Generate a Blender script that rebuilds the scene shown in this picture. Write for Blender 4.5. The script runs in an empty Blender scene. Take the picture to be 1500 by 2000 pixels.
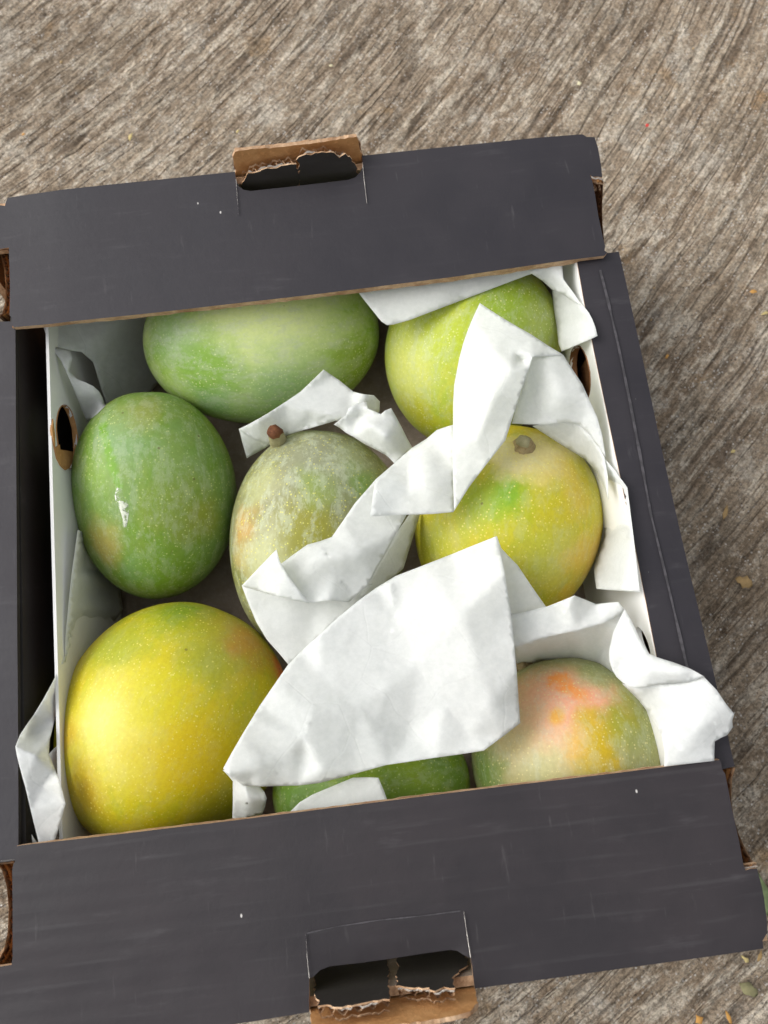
import bpy, bmesh, math, random
import numpy as np
from mathutils import Vector, Matrix
from mathutils.geometry import delaunay_2d_cdt
from mathutils.bvhtree import BVHTree

S = bpy.context.scene
COL = S.collection
random.seed(7)

# ------------------------------------------------------------------ camera
F = 1500.0                                   # focal length in pixels of a 1500 x 2000 frame
CAM = np.array([0.01546, -0.07686, 0.48133])
def rot(a, b, c):
    ca, sa, cb, sb, cc, sc = math.cos(a), math.sin(a), math.cos(b), math.sin(b), math.cos(c), math.sin(c)
    Rx = np.array([[1,0,0],[0,ca,-sa],[0,sa,ca]]); Ry = np.array([[cb,0,sb],[0,1,0],[-sb,0,cb]]); Rz = np.array([[cc,-sc,0],[sc,cc,0],[0,0,1]])
    return Rz @ Ry @ Rx
CR = rot(0.21898, 0.00916, -0.12049)
cam = bpy.data.cameras.new("camera"); camo = bpy.data.objects.new("camera", cam); COL.objects.link(camo)
cam.sensor_fit = 'VERTICAL'; cam.sensor_height = 36.0; cam.lens = 36.0 * F / 2000.0
cam.clip_start = 0.01; cam.clip_end = 200.0
cam.dof.use_dof = True; cam.dof.focus_distance = 0.39; cam.dof.aperture_fstop = 10.0
m4 = Matrix(CR.tolist()).to_4x4(); m4.translation = Vector(CAM)
camo.matrix_world = m4
S.camera = camo

# ------------------------------------------------------------------ sky, sun, exposure
SUN_EL, SUN_AZ = math.radians(41), math.radians(163)      # azimuth counter-clockwise from +X: from the left of the box
w = bpy.data.worlds.new("World"); S.world = w; w.use_nodes = True
wn = w.node_tree; wn.nodes.clear()
sky = wn.nodes.new('ShaderNodeTexSky'); sky.sky_type = 'NISHITA'; sky.sun_disc = False
sky.sun_elevation = SUN_EL; sky.sun_rotation = math.pi/2 - SUN_AZ
sky.air_density = 1.0; sky.dust_density = 4.0; sky.ozone_density = 1.0
hs = wn.nodes.new('ShaderNodeHueSaturation'); hs.inputs['Saturation'].default_value = 0.15
bg = wn.nodes.new('ShaderNodeBackground'); bg.inputs['Strength'].default_value = 0.15
wo = wn.nodes.new('ShaderNodeOutputWorld')
wn.links.new(sky.outputs[0], hs.inputs['Color']); wn.links.new(hs.outputs[0], bg.inputs[0]); wn.links.new(bg.outputs[0], wo.inputs[0])
sl = bpy.data.lights.new("sun", 'SUN'); sl.energy = 0.85; sl.angle = math.radians(65); sl.color = (1.0, 0.96, 0.91)
so = bpy.data.objects.new("sun", sl); COL.objects.link(so)
sd = Vector((math.cos(SUN_AZ)*math.cos(SUN_EL), math.sin(SUN_AZ)*math.cos(SUN_EL), math.sin(SUN_EL)))
so.rotation_euler = sd.to_track_quat('Z', 'Y').to_euler(); so.location = sd * 3
S.view_settings.view_transform = 'Standard'; S.view_settings.look = 'None'
S.view_settings.exposure = 0.54; S.view_settings.gamma = 1.0

# ------------------------------------------------------------------ survey: sight lines of the photograph met with real heights
def ray(px, py): return CR @ np.array([(px-750)/F, -(py-1000)/F, -1.0])
def P(px, py, z):
    d = ray(px, py); return CAM + d * ((z - CAM[2]) / d[2])
def PX(px, py, x):
    d = ray(px, py); return CAM + d * ((x - CAM[0]) / d[0])
def PY(px, py, y):
    d = ray(px, py); return CAM + d * ((y - CAM[1]) / d[1])
H = 0.115                                    # height of the box

# ------------------------------------------------------------------ object helpers
def tag(o, label=None, cat=None, group=None, kind=None):
    for k, v in (('label', label), ('category', cat), ('group', group), ('kind', kind)):
        if v: o[k] = v
    return o
def empty(name, loc, label, cat, group=None):
    o = bpy.data.objects.new(name, None); COL.objects.link(o); o.location = Vector(loc); o.empty_display_size = .02
    return tag(o, label, cat, group)
def wl(o): return np.array(o.location) + (wl(o.parent) if o.parent else 0) if o else np.zeros(3)
def mesh(name, V, Fc, mats, parent=None, loc=None, idx=None, smooth=True):
    """verts in world space; the object's origin is at loc (or the parent's origin)"""
    V = np.asarray(V, float)
    base = wl(parent) if parent else np.zeros(3)
    L = np.asarray(loc, float) if loc is not None else base
    me = bpy.data.meshes.new(name); me.from_pydata((V - L).tolist(), [], [list(f) for f in Fc])
    for m in (mats if isinstance(mats, (list, tuple)) else [mats]): me.materials.append(m)
    if idx is not None: me.polygons.foreach_set('material_index', idx)
    me.polygons.foreach_set('use_smooth', [bool(smooth)]*len(me.polygons)); me.update()
    o = bpy.data.objects.new(name, me); COL.objects.link(o)
    o.location = Vector(L - base)
    if parent: o.parent = parent
    return o

# ------------------------------------------------------------------ numpy noise
def vnoise(x, y, seed=0):
    x = np.asarray(x, float); y = np.asarray(y, float)
    xi = np.floor(x).astype(np.int64); yi = np.floor(y).astype(np.int64); fx = x-xi; fy = y-yi
    fx = fx*fx*(3-2*fx); fy = fy*fy*(3-2*fy)
    def h(a, b):
        n = (a*374761393 + b*668265263 + seed*974634777) & 0xffffffff
        n = ((n ^ (n >> 13)) * 1274126177) & 0xffffffff
        return ((n ^ (n >> 16)) & 0xffff) / 65535.0
    return (h(xi,yi)*(1-fx)+h(xi+1,yi)*fx)*(1-fy) + (h(xi,yi+1)*(1-fx)+h(xi+1,yi+1)*fx)*fy
def fnoise(x, y, seed=0, oct=4):
    s = 0; a = .5; t = 0
    for k in range(oct):
        s = s + a*vnoise(x*2**k, y*2**k, seed+k*17); t += a; a *= .5
    return s/t

# ------------------------------------------------------------------ shader helpers
class NT:
    def __init__(s, name):
        s.m = bpy.data.materials.new(name); s.m.use_nodes = True; s.t = s.m.node_tree; s.t.nodes.clear()
        s.out = s.t.nodes.new('ShaderNodeOutputMaterial')
    def n(s, typ, **kw):
        nd = s.t.nodes.new(typ)
        for k, v in kw.items(): setattr(nd, k, v)
        return nd
    def put(s, sock, v):
        if isinstance(v, bpy.types.NodeSocket): s.t.links.new(v, sock)
        elif v is not None:
            if isinstance(v, (tuple, list)) and len(v) == 3 and sock.type == 'RGBA': v = (*v, 1)
            sock.default_value = v
    def tc(s, k='Object'): return s.n('ShaderNodeTexCoord').outputs[k]
    def mapping(s, v, scale=(1,1,1), rot=(0,0,0), loc=(0,0,0)):
        nd = s.n('ShaderNodeMapping'); s.put(nd.inputs[0], v); nd.inputs['Scale'].default_value = scale
        nd.inputs['Rotation'].default_value = rot; nd.inputs['Location'].default_value = loc; return nd.outputs[0]
    def noise(s, v, scale, detail=3, rough=.55, dist=0., color=False):
        nd = s.n('ShaderNodeTexNoise'); s.put(nd.inputs['Vector'], v); nd.inputs['Scale'].default_value = scale
        nd.inputs['Detail'].default_value = detail; nd.inputs['Roughness'].default_value = rough; nd.inputs['Distortion'].default_value = dist
        return nd.outputs[1 if color else 0]
    def voro(s, v, scale, out='Distance', rnd=1., feat='F1'):
        nd = s.n('ShaderNodeTexVoronoi', feature=feat); s.put(nd.inputs['Vector'], v); nd.inputs['Scale'].default_value = scale
        nd.inputs['Randomness'].default_value = rnd; return nd.outputs[out]
    def rng(s, v, a, b, c=0., d=1., smooth=True):
        nd = s.n('ShaderNodeMapRange', interpolation_type='SMOOTHSTEP' if smooth else 'LINEAR')
        s.put(nd.inputs[0], v); nd.inputs[1].default_value = a; nd.inputs[2].default_value = b
        nd.inputs[3].default_value = c; nd.inputs[4].default_value = d; return nd.outputs[0]
    def math(s, op, a, b=None, c=None):
        nd = s.n('ShaderNodeMath', operation=op); s.put(nd.inputs[0], a)
        if b is not None: s.put(nd.inputs[1], b)
        if c is not None: s.put(nd.inputs[2], c)
        return nd.outputs[0]
    def vm(s, op, a, b=None, scale=None, out=0):
        nd = s.n('ShaderNodeVectorMath', operation=op); s.put(nd.inputs[0], a)
        if b is not None: s.put(nd.inputs[1], b)
        if scale is not None: s.put(nd.inputs['Scale'], scale)
        return nd.outputs[out]
    def mix(s, f, a, b, mode='MIX'):
        nd = s.n('ShaderNodeMix', data_type='RGBA', blend_type=mode); s.put(nd.inputs[0], f); s.put(nd.inputs[6], a); s.put(nd.inputs[7], b)
        return nd.outputs[2]
    def bump(s, h, strength=.3, dist=.001, nrm=None):
        nd = s.n('ShaderNodeBump'); nd.inputs['Strength'].default_value = strength; nd.inputs['Distance'].default_value = dist
        s.put(nd.inputs['Height'], h)
        if nrm: s.put(nd.inputs['Normal'], nrm)
        return nd.outputs[0]
    def bsdf(s, col, rough=.5, spec=.5, nrm=None, **kw):
        nd = s.n('ShaderNodeBsdfPrincipled'); s.put(nd.inputs['Base Color'], col); s.put(nd.inputs['Roughness'], rough)
        s.put(nd.inputs['Specular IOR Level'], spec)
        if nrm: s.put(nd.inputs['Normal'], nrm)
        for k, v in kw.items(): s.put(nd.inputs[k.replace('_', ' ')], v)
        return nd.outputs[0]
    def done(s, sh): s.t.links.new(sh, s.out.inputs['Surface']); return s.m
def srgb(r, g, b):
    f = lambda c: (c/255/12.92 if c/255 <= .04045 else ((c/255+.055)/1.055)**2.4)
    return (f(r), f(g), f(b))

# ---- materials of the box
def mat_board(name, base, dark, washboard=0.0, inner=False):
    s = NT(name); o = s.tc()
    n1 = s.noise(o, 22, 5, .6); n2 = s.noise(s.mapping(o, (30,160,40)), 1, 4, .65); n3 = s.noise(s.mapping(o, (260,40,60)), 1, 3, .6)
    col = s.mix(s.rng(n1, .3, .7), dark, base)
    sc = s.math('MULTIPLY', s.rng(n2, .55, .8), s.rng(n1, .4, .65))
    col = s.mix(s.math('MULTIPLY', sc, .24), col, (.12,.115,.12))                # rubbed bloom
    col = s.mix(s.math('MULTIPLY', s.rng(n3, .64, .82),   .2), col, (.16,.15,.15))   # fine scuffs
    cd = s.voro(s.mapping(o, (75,42,0)), 1); ck = s.noise(o, 60, 1)
    sp = s.math('MULTIPLY', s.rng(cd, .045, .02), s.rng(ck, .50, .53))
    col = s.mix(s.math('MULTIPLY', sp, .85), col, (.6,.58,.55))                    # white nicks
    h = s.math('ADD', s.math('MULTIPLY', n1, 1.2), s.math('MULTIPLY', s.noise(o, 500, 2), .15))
    if washboard:
        sep = s.n('ShaderNodeSeparateXYZ'); s.put(sep.inputs[0], o)
        wv = s.math('SINE', s.math('MULTIPLY', s.math('ADD', sep.outputs[1], s.math('MULTIPLY', n1, .0015)), 2*math.pi/.0078))
        amt = s.math('MULTIPLY', s.rng(s.noise(o, 9, 2), .35, .7), washboard)
        h = s.math('ADD', h, s.math('MULTIPLY', wv, amt))
        lin = s.math('MULTIPLY', s.rng(wv, .5, 1.), s.rng(s.noise(s.mapping(o, (25,300,25)), 1, 3), .45, .7))
        col = s.mix(s.math('MULTIPLY', lin, .16*min(1, washboard*3)), col, (.17,.17,.17))
    return s.done(s.bsdf(col, s.rng(n1, .3, .7, .5, .64), .34, s.bump(h, .35, .0012)))
BLACK = mat_board('black_printed_board', (.028,.025,.030), (.022,.020,.025), .03)
BLACK2 = mat_board('black_printed_board_near', (.030,.025,.028), (.023,.020,.023), .13)
DARKIN = mat_board('black_board_inside', (.036,.032,.029), (.028,.025,.022))
def mat_kraft(name, a, b):
    s = NT(name); o = s.tc()
    n = s.noise(o, 110, 5, .65); n2 = s.noise(o, 420, 3, .7)
    col = s.mix(s.rng(n, .3, .7), a, b); col = s.mix(s.math('MULTIPLY', s.rng(n2, .5, .75), .3), col, tuple(min(1, c*1.7) for c in b))
    return s.done(s.bsdf(col, .75, .2, s.bump(s.math('ADD', n, n2), .4, .0008)))
KRAFT = mat_kraft('kraft_board', (.40,.195,.07), (.50,.27,.11))
KRAFTEDGE = mat_kraft('kraft_cut_edge', (.30,.17,.09), (.55,.38,.24))
KRAFTDARK = mat_kraft('kraft_board_dark', (.17,.075,.03), (.27,.13,.06))
FLOORB = mat_kraft('grey_board_inside', (.30,.24,.19), (.38,.31,.26))
def mat_white(name, col=(.8,.8,.78)):
    s = NT(name); o = s.tc(); n = s.noise(o, 25, 4)
    return s.done(s.bsdf(s.mix(s.rng(n, .3, .7), col, tuple(c*.93 for c in col)), .55, .35, s.bump(n, .15, .001)))
WHITE = mat_white('white_board_lining')
FUZZ = mat_white('torn_white_fibre', (.78,.74,.68))
def mat_paper():
    s = NT('white_wrapping_paper'); o = s.tc()
    n = s.noise(o, 35, 6, .7); f = s.noise(o, 420, 4, .75); cr = s.voro(s.vm('ADD', o, s.vm('SCALE', s.noise(o, 20, 2, color=True), scale=.02)), 26, feat='DISTANCE_TO_EDGE')
    col = s.mix(s.rng(f, .35, .68), (.83,.85,.845), (.93,.945,.94))
    col = s.mix(s.math('MULTIPLY', s.rng(n, .45, .75), .06), col, (.78,.795,.79))
    h = s.math('ADD', s.math('MULTIPLY', n, .16), s.math('MULTIPLY', f, .07))
    h = s.math('ADD', h, s.math('MULTIPLY', s.rng(cr, .0, .02), .14))
    nr = s.bump(h, .3, .0013)
    b = s.bsdf(col, .6, .3, nr)
    t = s.n('ShaderNodeBsdfTranslucent'); s.put(t.inputs[0], (.86,.87,.84)); s.put(t.inputs['Normal'], nr)
    mx = s.n('ShaderNodeMixShader'); mx.inputs[0].default_value = .5; s.put(mx.inputs[1], b); s.put(mx.inputs[2], t.outputs[0])
    return s.done(mx.outputs[0])
PAPER = mat_paper()

# ------------------------------------------------------------------ ground: broom-swept weathered concrete
BC = P(-1113, -989, 0.0)                      # the broom strokes swing round this far point
def mat_ground():
    s = NT('broomed_concrete'); o = s.tc('Object')
    q = s.vm('SUBTRACT', o, tuple(BC)); r = s.vm('LENGTH', q, out=1)
    sep = s.n('ShaderNodeSeparateXYZ'); s.put(sep.inputs[0], q)
    a = s.math('MULTIPLY', s.math('ARCTAN2', sep.outputs[1], sep.outputs[0]), .65)
    wob = s.math('MULTIPLY', s.noise(o, 14, 3), .006)
    cb = s.n('ShaderNodeCombineXYZ'); s.put(cb.inputs[0], s.math('ADD', r, wob)); s.put(cb.inputs[1], a)
    p = cb.outputs[0]
    big = s.noise(o, 6, 4, .6); mid = s.noise(o, 20, 7, .75); fl = s.noise(s.mapping(p, (105,42,1)), 1, 7, .82, .15); fine = s.noise(o, 480, 4, .8); grit = s.noise(o, 1300, 2, .7)
    st1 = s.noise(s.mapping(p, (95,8,1)), 1, 5, .75, .3)
    st2 = s.noise(s.mapping(p, (330,22,1)), 1, 3, .7, .3)
    ln = s.noise(s.mapping(p, (75,6,1)), 1, 1, .5); ln2 = s.noise(s.mapping(p, (160,9,1), loc=(3,7,0)), 1, 1, .5)
    lb = s.noise(o, 16, 3)
    col = s.mix(s.rng(st1, .38, .62), (.225,.165,.110), (.365,.295,.215))
    col = s.mix(s.math('MULTIPLY', s.rng(fl, .49, .60), .85), col, (.53,.465,.37))
    col = s.mix(s.math('MULTIPLY', s.rng(fl, .45, .34), .65), col, (.135,.098,.067))
    col = s.mix(s.math('MULTIPLY', s.rng(big, .48, .66), .5), col, (.175,.135,.092))
    col = s.mix(s.math('MULTIPLY', s.rng(mid, .52, .64), .6), col, (.50,.45,.375))
    col = s.mix(s.math('MULTIPLY', s.rng(mid, .47, .36), .55), col, (.15,.112,.075))
    col = s.mix(s.math('MULTIPLY', s.rng(st2, .46, .34), .35), col, (.10,.072,.05))
    fk = s.noise(o, 150, 6, .75)
    col = s.mix(s.math('MULTIPLY', s.rng(fk, .54, .64), .5), col, (.56,.50,.415))
    col = s.mix(s.math('MULTIPLY', s.rng(fk, .45, .35), .4), col, (.15,.11,.075))
    d1 = s.math('MULTIPLY', s.rng(s.math('ABSOLUTE', s.math('SUBTRACT', ln, .47)), .034, .006), s.rng(lb, .36, .52))
    d2 = s.math('MULTIPLY', s.rng(s.math('ABSOLUTE', s.math('SUBTRACT', ln2, .52)), .026, .004), s.rng(lb, .66, .46))
    dl = s.math('MAXIMUM', d1, s.math('MULTIPLY', d2, .8)); dl = s.math('MULTIPLY', dl, s.rng(fl, .62, .48))
    col = s.mix(s.math('MULTIPLY', dl, .65), col, (.095,.066,.044))
    col = s.mix(s.math('MULTIPLY', s.rng(s.noise(o, 17, 4, .65), .60, .70), .45), col, (.33,.21,.10))
    col = s.mix(.6, col, s.mix(s.rng(fine, .36, .64), (.2,.2,.2), (.86,.86,.86)), 'OVERLAY')
    v = s.voro(o, 420); vc = s.voro(o, 420, 'Color')
    sp = s.math('MULTIPLY', s.rng(v, .34, .2), s.rng(s.noise(o, 70, 2), .44, .58))
    col = s.mix(s.math('MULTIPLY', sp, .75), col, s.mix(s.rng(vc, .3, .7), (.055,.04,.03), (.66,.63,.58)))
    h = s.math('ADD', s.math('MULTIPLY', fine, .7), s.math('MULTIPLY', st2, .6)); h = s.math('ADD', h, s.math('MULTIPLY', grit, .35))
    h = s.math('ADD', h, s.math('MULTIPLY', fl, 1.3)); h = s.math('SUBTRACT', h, s.math('MULTIPLY', dl, .8))
    return s.done(s.bsdf(col, .85, .25, s.bump(h, .8, .0022)))
GROUND = mat_ground()
def build_ground():
    x0, x1, y0, y1, st = -.36, .42, -.34, .62, .0016
    xs = np.arange(x0, x1+1e-9, st); ys = np.arange(y0, y1+1e-9, st); nx, ny = len(xs), len(ys)
    X, Y = np.meshgrid(xs, ys)
    r = np.hypot(X-BC[0], Y-BC[1]); a = np.arctan2(Y-BC[1], X-BC[0])*.65
    r2 = r + .003*fnoise(X*14, Y*14, 3, 3)
    g = fnoise(r2*110, a*7, 11, 2); g2 = fnoise(r2*380, a*26, 29, 2); gb = fnoise(X*14, Y*14, 44, 2)
    Z = -.0014*np.clip((.03-np.abs(g-.47))/.026, 0, 1)*np.clip((gb-.35)/.2, 0, 1) + .0010*(g2-.5) + .0013*(fnoise(X*420, Y*420, 5, 2)-.5) + .0016*(fnoise(X*90, Y*90, 61, 3)-.5) + .002*(fnoise(X*25, Y*25, 8, 3)-.5)
    e = np.minimum.reduce([X-x0, x1-X, Y-y0, y1-Y])/.05
    Z = (Z-.0012)*np.clip(e, 0, 1)
    V = np.stack([X, Y, Z], -1).reshape(-1, 3)
    i = np.arange(nx*ny).reshape(ny, nx)
    Fq = np.stack([i[:-1,:-1], i[:-1,1:], i[1:,1:], i[1:,:-1]], -1).reshape(-1, 4)
    B = 30.
    V = np.concatenate([V, [[-B,-B,0],[B,-B,0],[B,B,0],[-B,B,0]]]); k = nx*ny
    c = [i[0,0], i[0,-1], i[-1,-1], i[-1,0]]
    rim = [list(i[0,:]), list(i[:,-1]), list(i[-1,::-1]), list(i[::-1,0])]
    faces = Fq.tolist()
    for s_ in range(4):
        e_ = rim[s_]; faces.append([k+s_, k+(s_+1)%4] + [int(v) for v in e_[::-1]])
    o = mesh('concrete_ground', V, faces, GROUND)
    tag(o, 'weathered broom finished concrete ground with brown dirt in its swept grooves', kind='structure')
build_ground()

# ------------------------------------------------------------------ sheets from an outline
def in_poly(x, y, poly):
    c = False; j = len(poly)-1
    for i in range(len(poly)):
        xi, yi = poly[i]; xj, yj = poly[j]
        if (yi > y) != (yj > y) and x < (xj-xi)*(y-yi)/(yj-yi)+xi: c = not c
        j = i
    return c
def dense(poly, step):
    out = []
    for i in range(len(poly)):
        a = np.array(poly[i]); b = np.array(poly[(i+1) % len(poly)]); n = max(1, int(math.ceil(np.linalg.norm(b-a)/step)))
        out += [tuple(a+(b-a)*k/n) for k in range(n)]
    return out
def tri2d(poly, step, extra=(), creases=()):
    rnd = random.Random(len(poly)*131 + int(poly[0][0]))
    B = dense(poly, step); n = len(B); pts = list(B)
    edges = [(i, (i+1) % n) for i in range(n)]
    for cr in creases:
        prev = None
        for k in range(len(cr)-1):
            a = np.array(cr[k]); b = np.array(cr[k+1]); m = max(1, int(math.ceil(np.linalg.norm(b-a)/step)))
            for q in range(m + (1 if k == len(cr)-2 else 0)):
                p = tuple(a+(b-a)*q/m); pts.append(p)
                if prev is not None: edges.append((prev, len(pts)-1))
                prev = len(pts)-1
    pts += list(extra)
    xs = [p[0] for p in poly]; ys = [p[1] for p in poly]
    bb = np.array(B)
    y = min(ys)+step/2; row = 0
    while y < max(ys):
        x = min(xs) + (step/2 if row % 2 else 0)
        while x < max(xs):
            qx, qy = x+rnd.uniform(-.2,.2)*step, y+rnd.uniform(-.2,.2)*step
            if in_poly(qx, qy, poly) and ((bb[:,0]-qx)**2+(bb[:,1]-qy)**2).min() > (.5*step)**2: pts.append((qx, qy))
            x += step
        y += step*.87; row += 1
    v, e, f, _, _, _ = delaunay_2d_cdt([Vector(p) for p in pts], edges, [list(range(n))], 1, 1e-7)
    return np.array([(p.x, p.y) for p in v]), [list(t) for t in f]
def boundary(faces):
    cnt = {}
    for f in faces:
        for i in range(len(f)):
            a, b = f[i], f[(i+1) % len(f)]
            if (b, a) in cnt: del cnt[(b, a)]
            else: cnt[(a, b)] = 1
    return list(cnt)
def board(name, px, z, t, mats, parent, step=.012, wob=0.0, zf=None, smooth=True, seed=0):
    """horizontal board: outline given as sight lines met at height z, thickness t; mats = (face, edge, underside)"""
    W = [tuple(P(x, y, z)[:2]) for x, y in px]
    if wob:
        W = dense(W, .004)
        W = [(x + wob*(fnoise(x*300, y*300, seed+3, 2)-.5), y + wob*(fnoise(x*300, y*300, seed+9, 2)-.5)) for x, y in W]
    v, f = tri2d(W, step)
    zz = np.full(len(v), z) if zf is None else np.array([zf(*p) for p in v])
    if not zf: zz = zz + .0006*(fnoise(v[:,0]*30, v[:,1]*30, 5+seed, 2)-.5)
    n = len(v); up = []
    for t3 in f:
        a, b, c = v[t3[0]], v[t3[1]], v[t3[2]]
        up.append(t3 if (b[0]-a[0])*(c[1]-a[1])-(b[1]-a[1])*(c[0]-a[0]) > 0 else t3[::-1])
    bd = boundary(up); faces = list(up); idx = [0]*len(up)
    V = [(p[0], p[1], q) for p, q in zip(v, zz)] + [(p[0], p[1], q-t) for p, q in zip(v, zz)]
    for a, b in bd:                               # cut edges get their own vertices so that they stay crisp
        k = len(V); V += [V[a], V[b], V[b+n], V[a+n]]; faces.append([k, k+3, k+2, k+1]); idx.append(1)
    for t3 in up: faces.append([t3[0]+n, t3[2]+n, t3[1]+n]); idx.append(2)
    return mesh(name, V, faces, list(mats), parent, idx=idx, smooth=smooth)
def wall(name, a, b, z0, z1, t, mats, parent, cut=None, holes=(), step=.006):
    """upright board from a to b (xy), inner face on the left of a->b; cut(s) gives the top edge; holes are outlines in (s, z)"""
    a = np.array(a[:2], float); b = np.array(b[:2], float); L = np.linalg.norm(b-a); d = (b-a)/L; nrm = np.array([-d[1], d[0]])
    n = 160 if cut else 2
    top = [(L*k/(n-1), cut(L*k/(n-1)) if cut else z1) for k in range(n)][::-1]
    poly = [(0, z0), (L, z0)] + top
    pts = dense(poly, .02) if not cut else poly; m = len(pts); allp = list(pts); edges = [(i, (i+1) % m) for i in range(m)]
    for h in holes:
        k = len(allp); allp += h; edges += [(k+i, k+(i+1) % len(h)) for i in range(len(h))]
    v, e, f, _, _, _ = delaunay_2d_cdt([Vector(p) for p in allp], edges, [list(range(m))], 1, 1e-7)
    v = [(p.x, p.y) for p in v]
    f = [list(t3) for t3 in f if not any(in_poly(sum(v[i][0] for i in t3)/3, sum(v[i][1] for i in t3)/3, h) for h in holes)]
    up = []
    for t3 in f:
        A, B_, C = (v[i] for i in t3)
        up.append(t3 if (B_[0]-A[0])*(C[1]-A[1])-(B_[1]-A[1])*(C[0]-A[0]) < 0 else t3[::-1])
    V = [(*(a+d*s), z) for s, z in v] + [(*(a+d*s-nrm*t), z) for s, z in v]; n = len(v)
    faces = list(up); idx = [0]*len(up)
    for p, q in boundary(up):
        k = len(V); V += [V[p], V[q], V[q+n], V[p+n]]; faces.append([k, k+3, k+2, k+1]); idx.append(1)
    for t3 in up: faces.append([t3[0]+n, t3[2]+n, t3[1]+n]); idx.append(2)
    return mesh(name, V, faces, list(mats), parent, idx=idx, smooth=False)
def ribbon(path, h, V, Fc, Ic, mi):
    k = len(V)
    for p in path: V.append(tuple(p)); V.append((p[0], p[1], p[2]-h))
    for i in range(len(path)-1): Fc.append([k+2*i, k+2*i+1, k+2*i+3, k+2*i+2]); Ic.append(mi)
def corrugated(name, path, off, thick, height, pitch, mats, parent, plies=1, rag=0.0, seed=0):
    """the open edge of corrugated board along a path of 3-D points: liner, flute, liner (plies times), off = direction the plies stack"""
    rnd = random.Random(seed); off = np.array(off, float); off /= np.linalg.norm(off)
    Q = [np.array(p, float) for p in path]; L = [0]
    for i in range(1, len(Q)): L.append(L[-1]+np.linalg.norm(Q[i]-Q[i-1]))
    def at(s):
        s = min(max(s, 0), L[-1]); i = max(1, min(len(L)-1, int(np.searchsorted(L, s))))
        t = (s-L[i-1])/max(1e-9, L[i]-L[i-1]); return Q[i-1]+(Q[i]-Q[i-1])*t
    V, Fc, Ic = [], [], []
    for ply in range(plies):
        o0 = ply*thick
        n = max(8, int(L[-1]/.0012))
        for li in range(2):
            pth = []
            for k in range(n+1):
                p = at(L[-1]*k/n) + off*(o0+li*(thick-.0004))
                p = p + np.array([0, 0, rag*(1.3*vnoise(k*.45, li*7., seed)+.5*rnd.random()-1.0)]) + off*.0005*(rnd.random()-.5)*(rag > 0); pth.append(p)
            for dd in (0, .00035): ribbon([p+off*(dd+.0008*(rag > 0)) for p in pth], height if not rag else .0011, V, Fc, Ic, 0 if (li == 0 and ply == 0) else 1)
        m = max(6, int(L[-1]/pitch*6)); pth = []
        for k in range(m+1):
            ph = 2*math.pi*k/6; p = at(L[-1]*k/m) + off*(o0+.0004+(thick-.0008)*(.5+.46*math.sin(ph+rnd.uniform(-.3,.3)*(rag > 0))))
            pth.append(p+np.array([0, 0, -.0004+rag*.6*(rnd.random()-.6)]))
        for dd in (0, .00025): ribbon([p+off*dd for p in pth], height, V, Fc, Ic, 2)
    return mesh(name, V, Fc, list(mats), parent, idx=Ic, smooth=False)

# ------------------------------------------------------------------ the box
pc = P(690, 1080, 0)
box = empty('cardboard_box', (0, 0, 0), 'black cardboard fruit box with white inside, standing open on the concrete, filled with mangoes', 'box')
def lerp(a, b, t): return tuple(np.array(a)+(np.array(b)-np.array(a))*t)
# far flap (folded top panel), outline seen from above
far = [(-40,403),(-2,398),(7,399),(9,391),(13,383),(230,359),(459,336),(461,352),(466,364),(476,371),(490,373),(585,362),(680,351),(694,346),(704,336),(709,322),(707,304),
       (900,284),(1060,268),(1138,259),(1147,264),(1163,263),(1170,284),(1176,318),(1178,342),(1168,341),(1158,342),(1153,339),(1158,350),(1164,380),(1170,420),(1178,458),(1183,478),(1182,487),(1187,491),(1182,497),
       (900,539),(600,577),(300,611),(100,632),(24,637),(21,630),(20,618),(16,613),(17,560),(15,481),(-10,485),(-40,487)]
def zfar(x, y): return H + .0008*(fnoise(x*22, y*22, 4, 2)-.5) - .10*max(0, x-.158) - .0015*max(0, min(1, (abs(x)-.13)/.03))
flap = board('end_flap', far, H, .0026, (BLACK, KRAFTEDGE, KRAFT), box, .011, zf=zfar)
flap['label'] = 'far folded end panel, bluish black, in shade at its fold'
ply = [(24,639),(100,634),(300,613),(600,580),(900,543),(1110,512),(1180,499),(1150,470),(600,540),(40,600)]
board('flap_ply', ply, H-.003, .0024, (KRAFTDARK, KRAFTEDGE, KRAFTDARK), flap, .03, wob=.0012, seed=2)
near = [(33,1653),(40,1651),(200,1633),(452,1603),(700,1571),(930,1542),(1200,1510),(1406,1484),(1409,1492),(1411,1503),(1417,1512),(1430,1580),(1443,1640),(1452,1688),(1456,1700),(1467,1697),(1480,1697),
        (1489,1730),(1499,1778),(1500,1822),(1490,1838),(1492,1853),(1300,1880),(1100,1908),(927,1931),
        (922,1888),(919,1872),(906,1866),(894,1859),(880,1857),(830,1864),(760,1875),(700,1883),(645,1889),(625,1896),(612,1908),(604,1911),
        (604,1977),(500,1994),(300,2022),(-30,2066),(-60,1900),(-10,1889),(23,1884),(25,1870),(25,1780),(24,1700),(26,1688),(31,1680),(31,1668)]
def znear(x, y): return H + .0010*(fnoise(x*22, y*22, 14, 2)-.5) - .08*max(0, x-.158) - .0012*math.exp(-((y+.192)/.0025)**2)
flap2 = board('end_flap', near, H, .0026, (BLACK2, KRAFTEDGE, KRAFT), box, .009, zf=znear)
flap2['label'] = 'near folded end panel, brownish black with faint washboard ridges'
ply = [(34,1651),(200,1630.5),(452,1601),(700,1569),(930,1540),(1200,1508),(1404,1483),(1404,1500),(930,1590),(40,1690)]
board('flap_ply', ply, H-.003, .0024, (KRAFTDARK, KRAFTEDGE, KRAFTDARK), flap2, .03, wob=.0010, seed=5)

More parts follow.
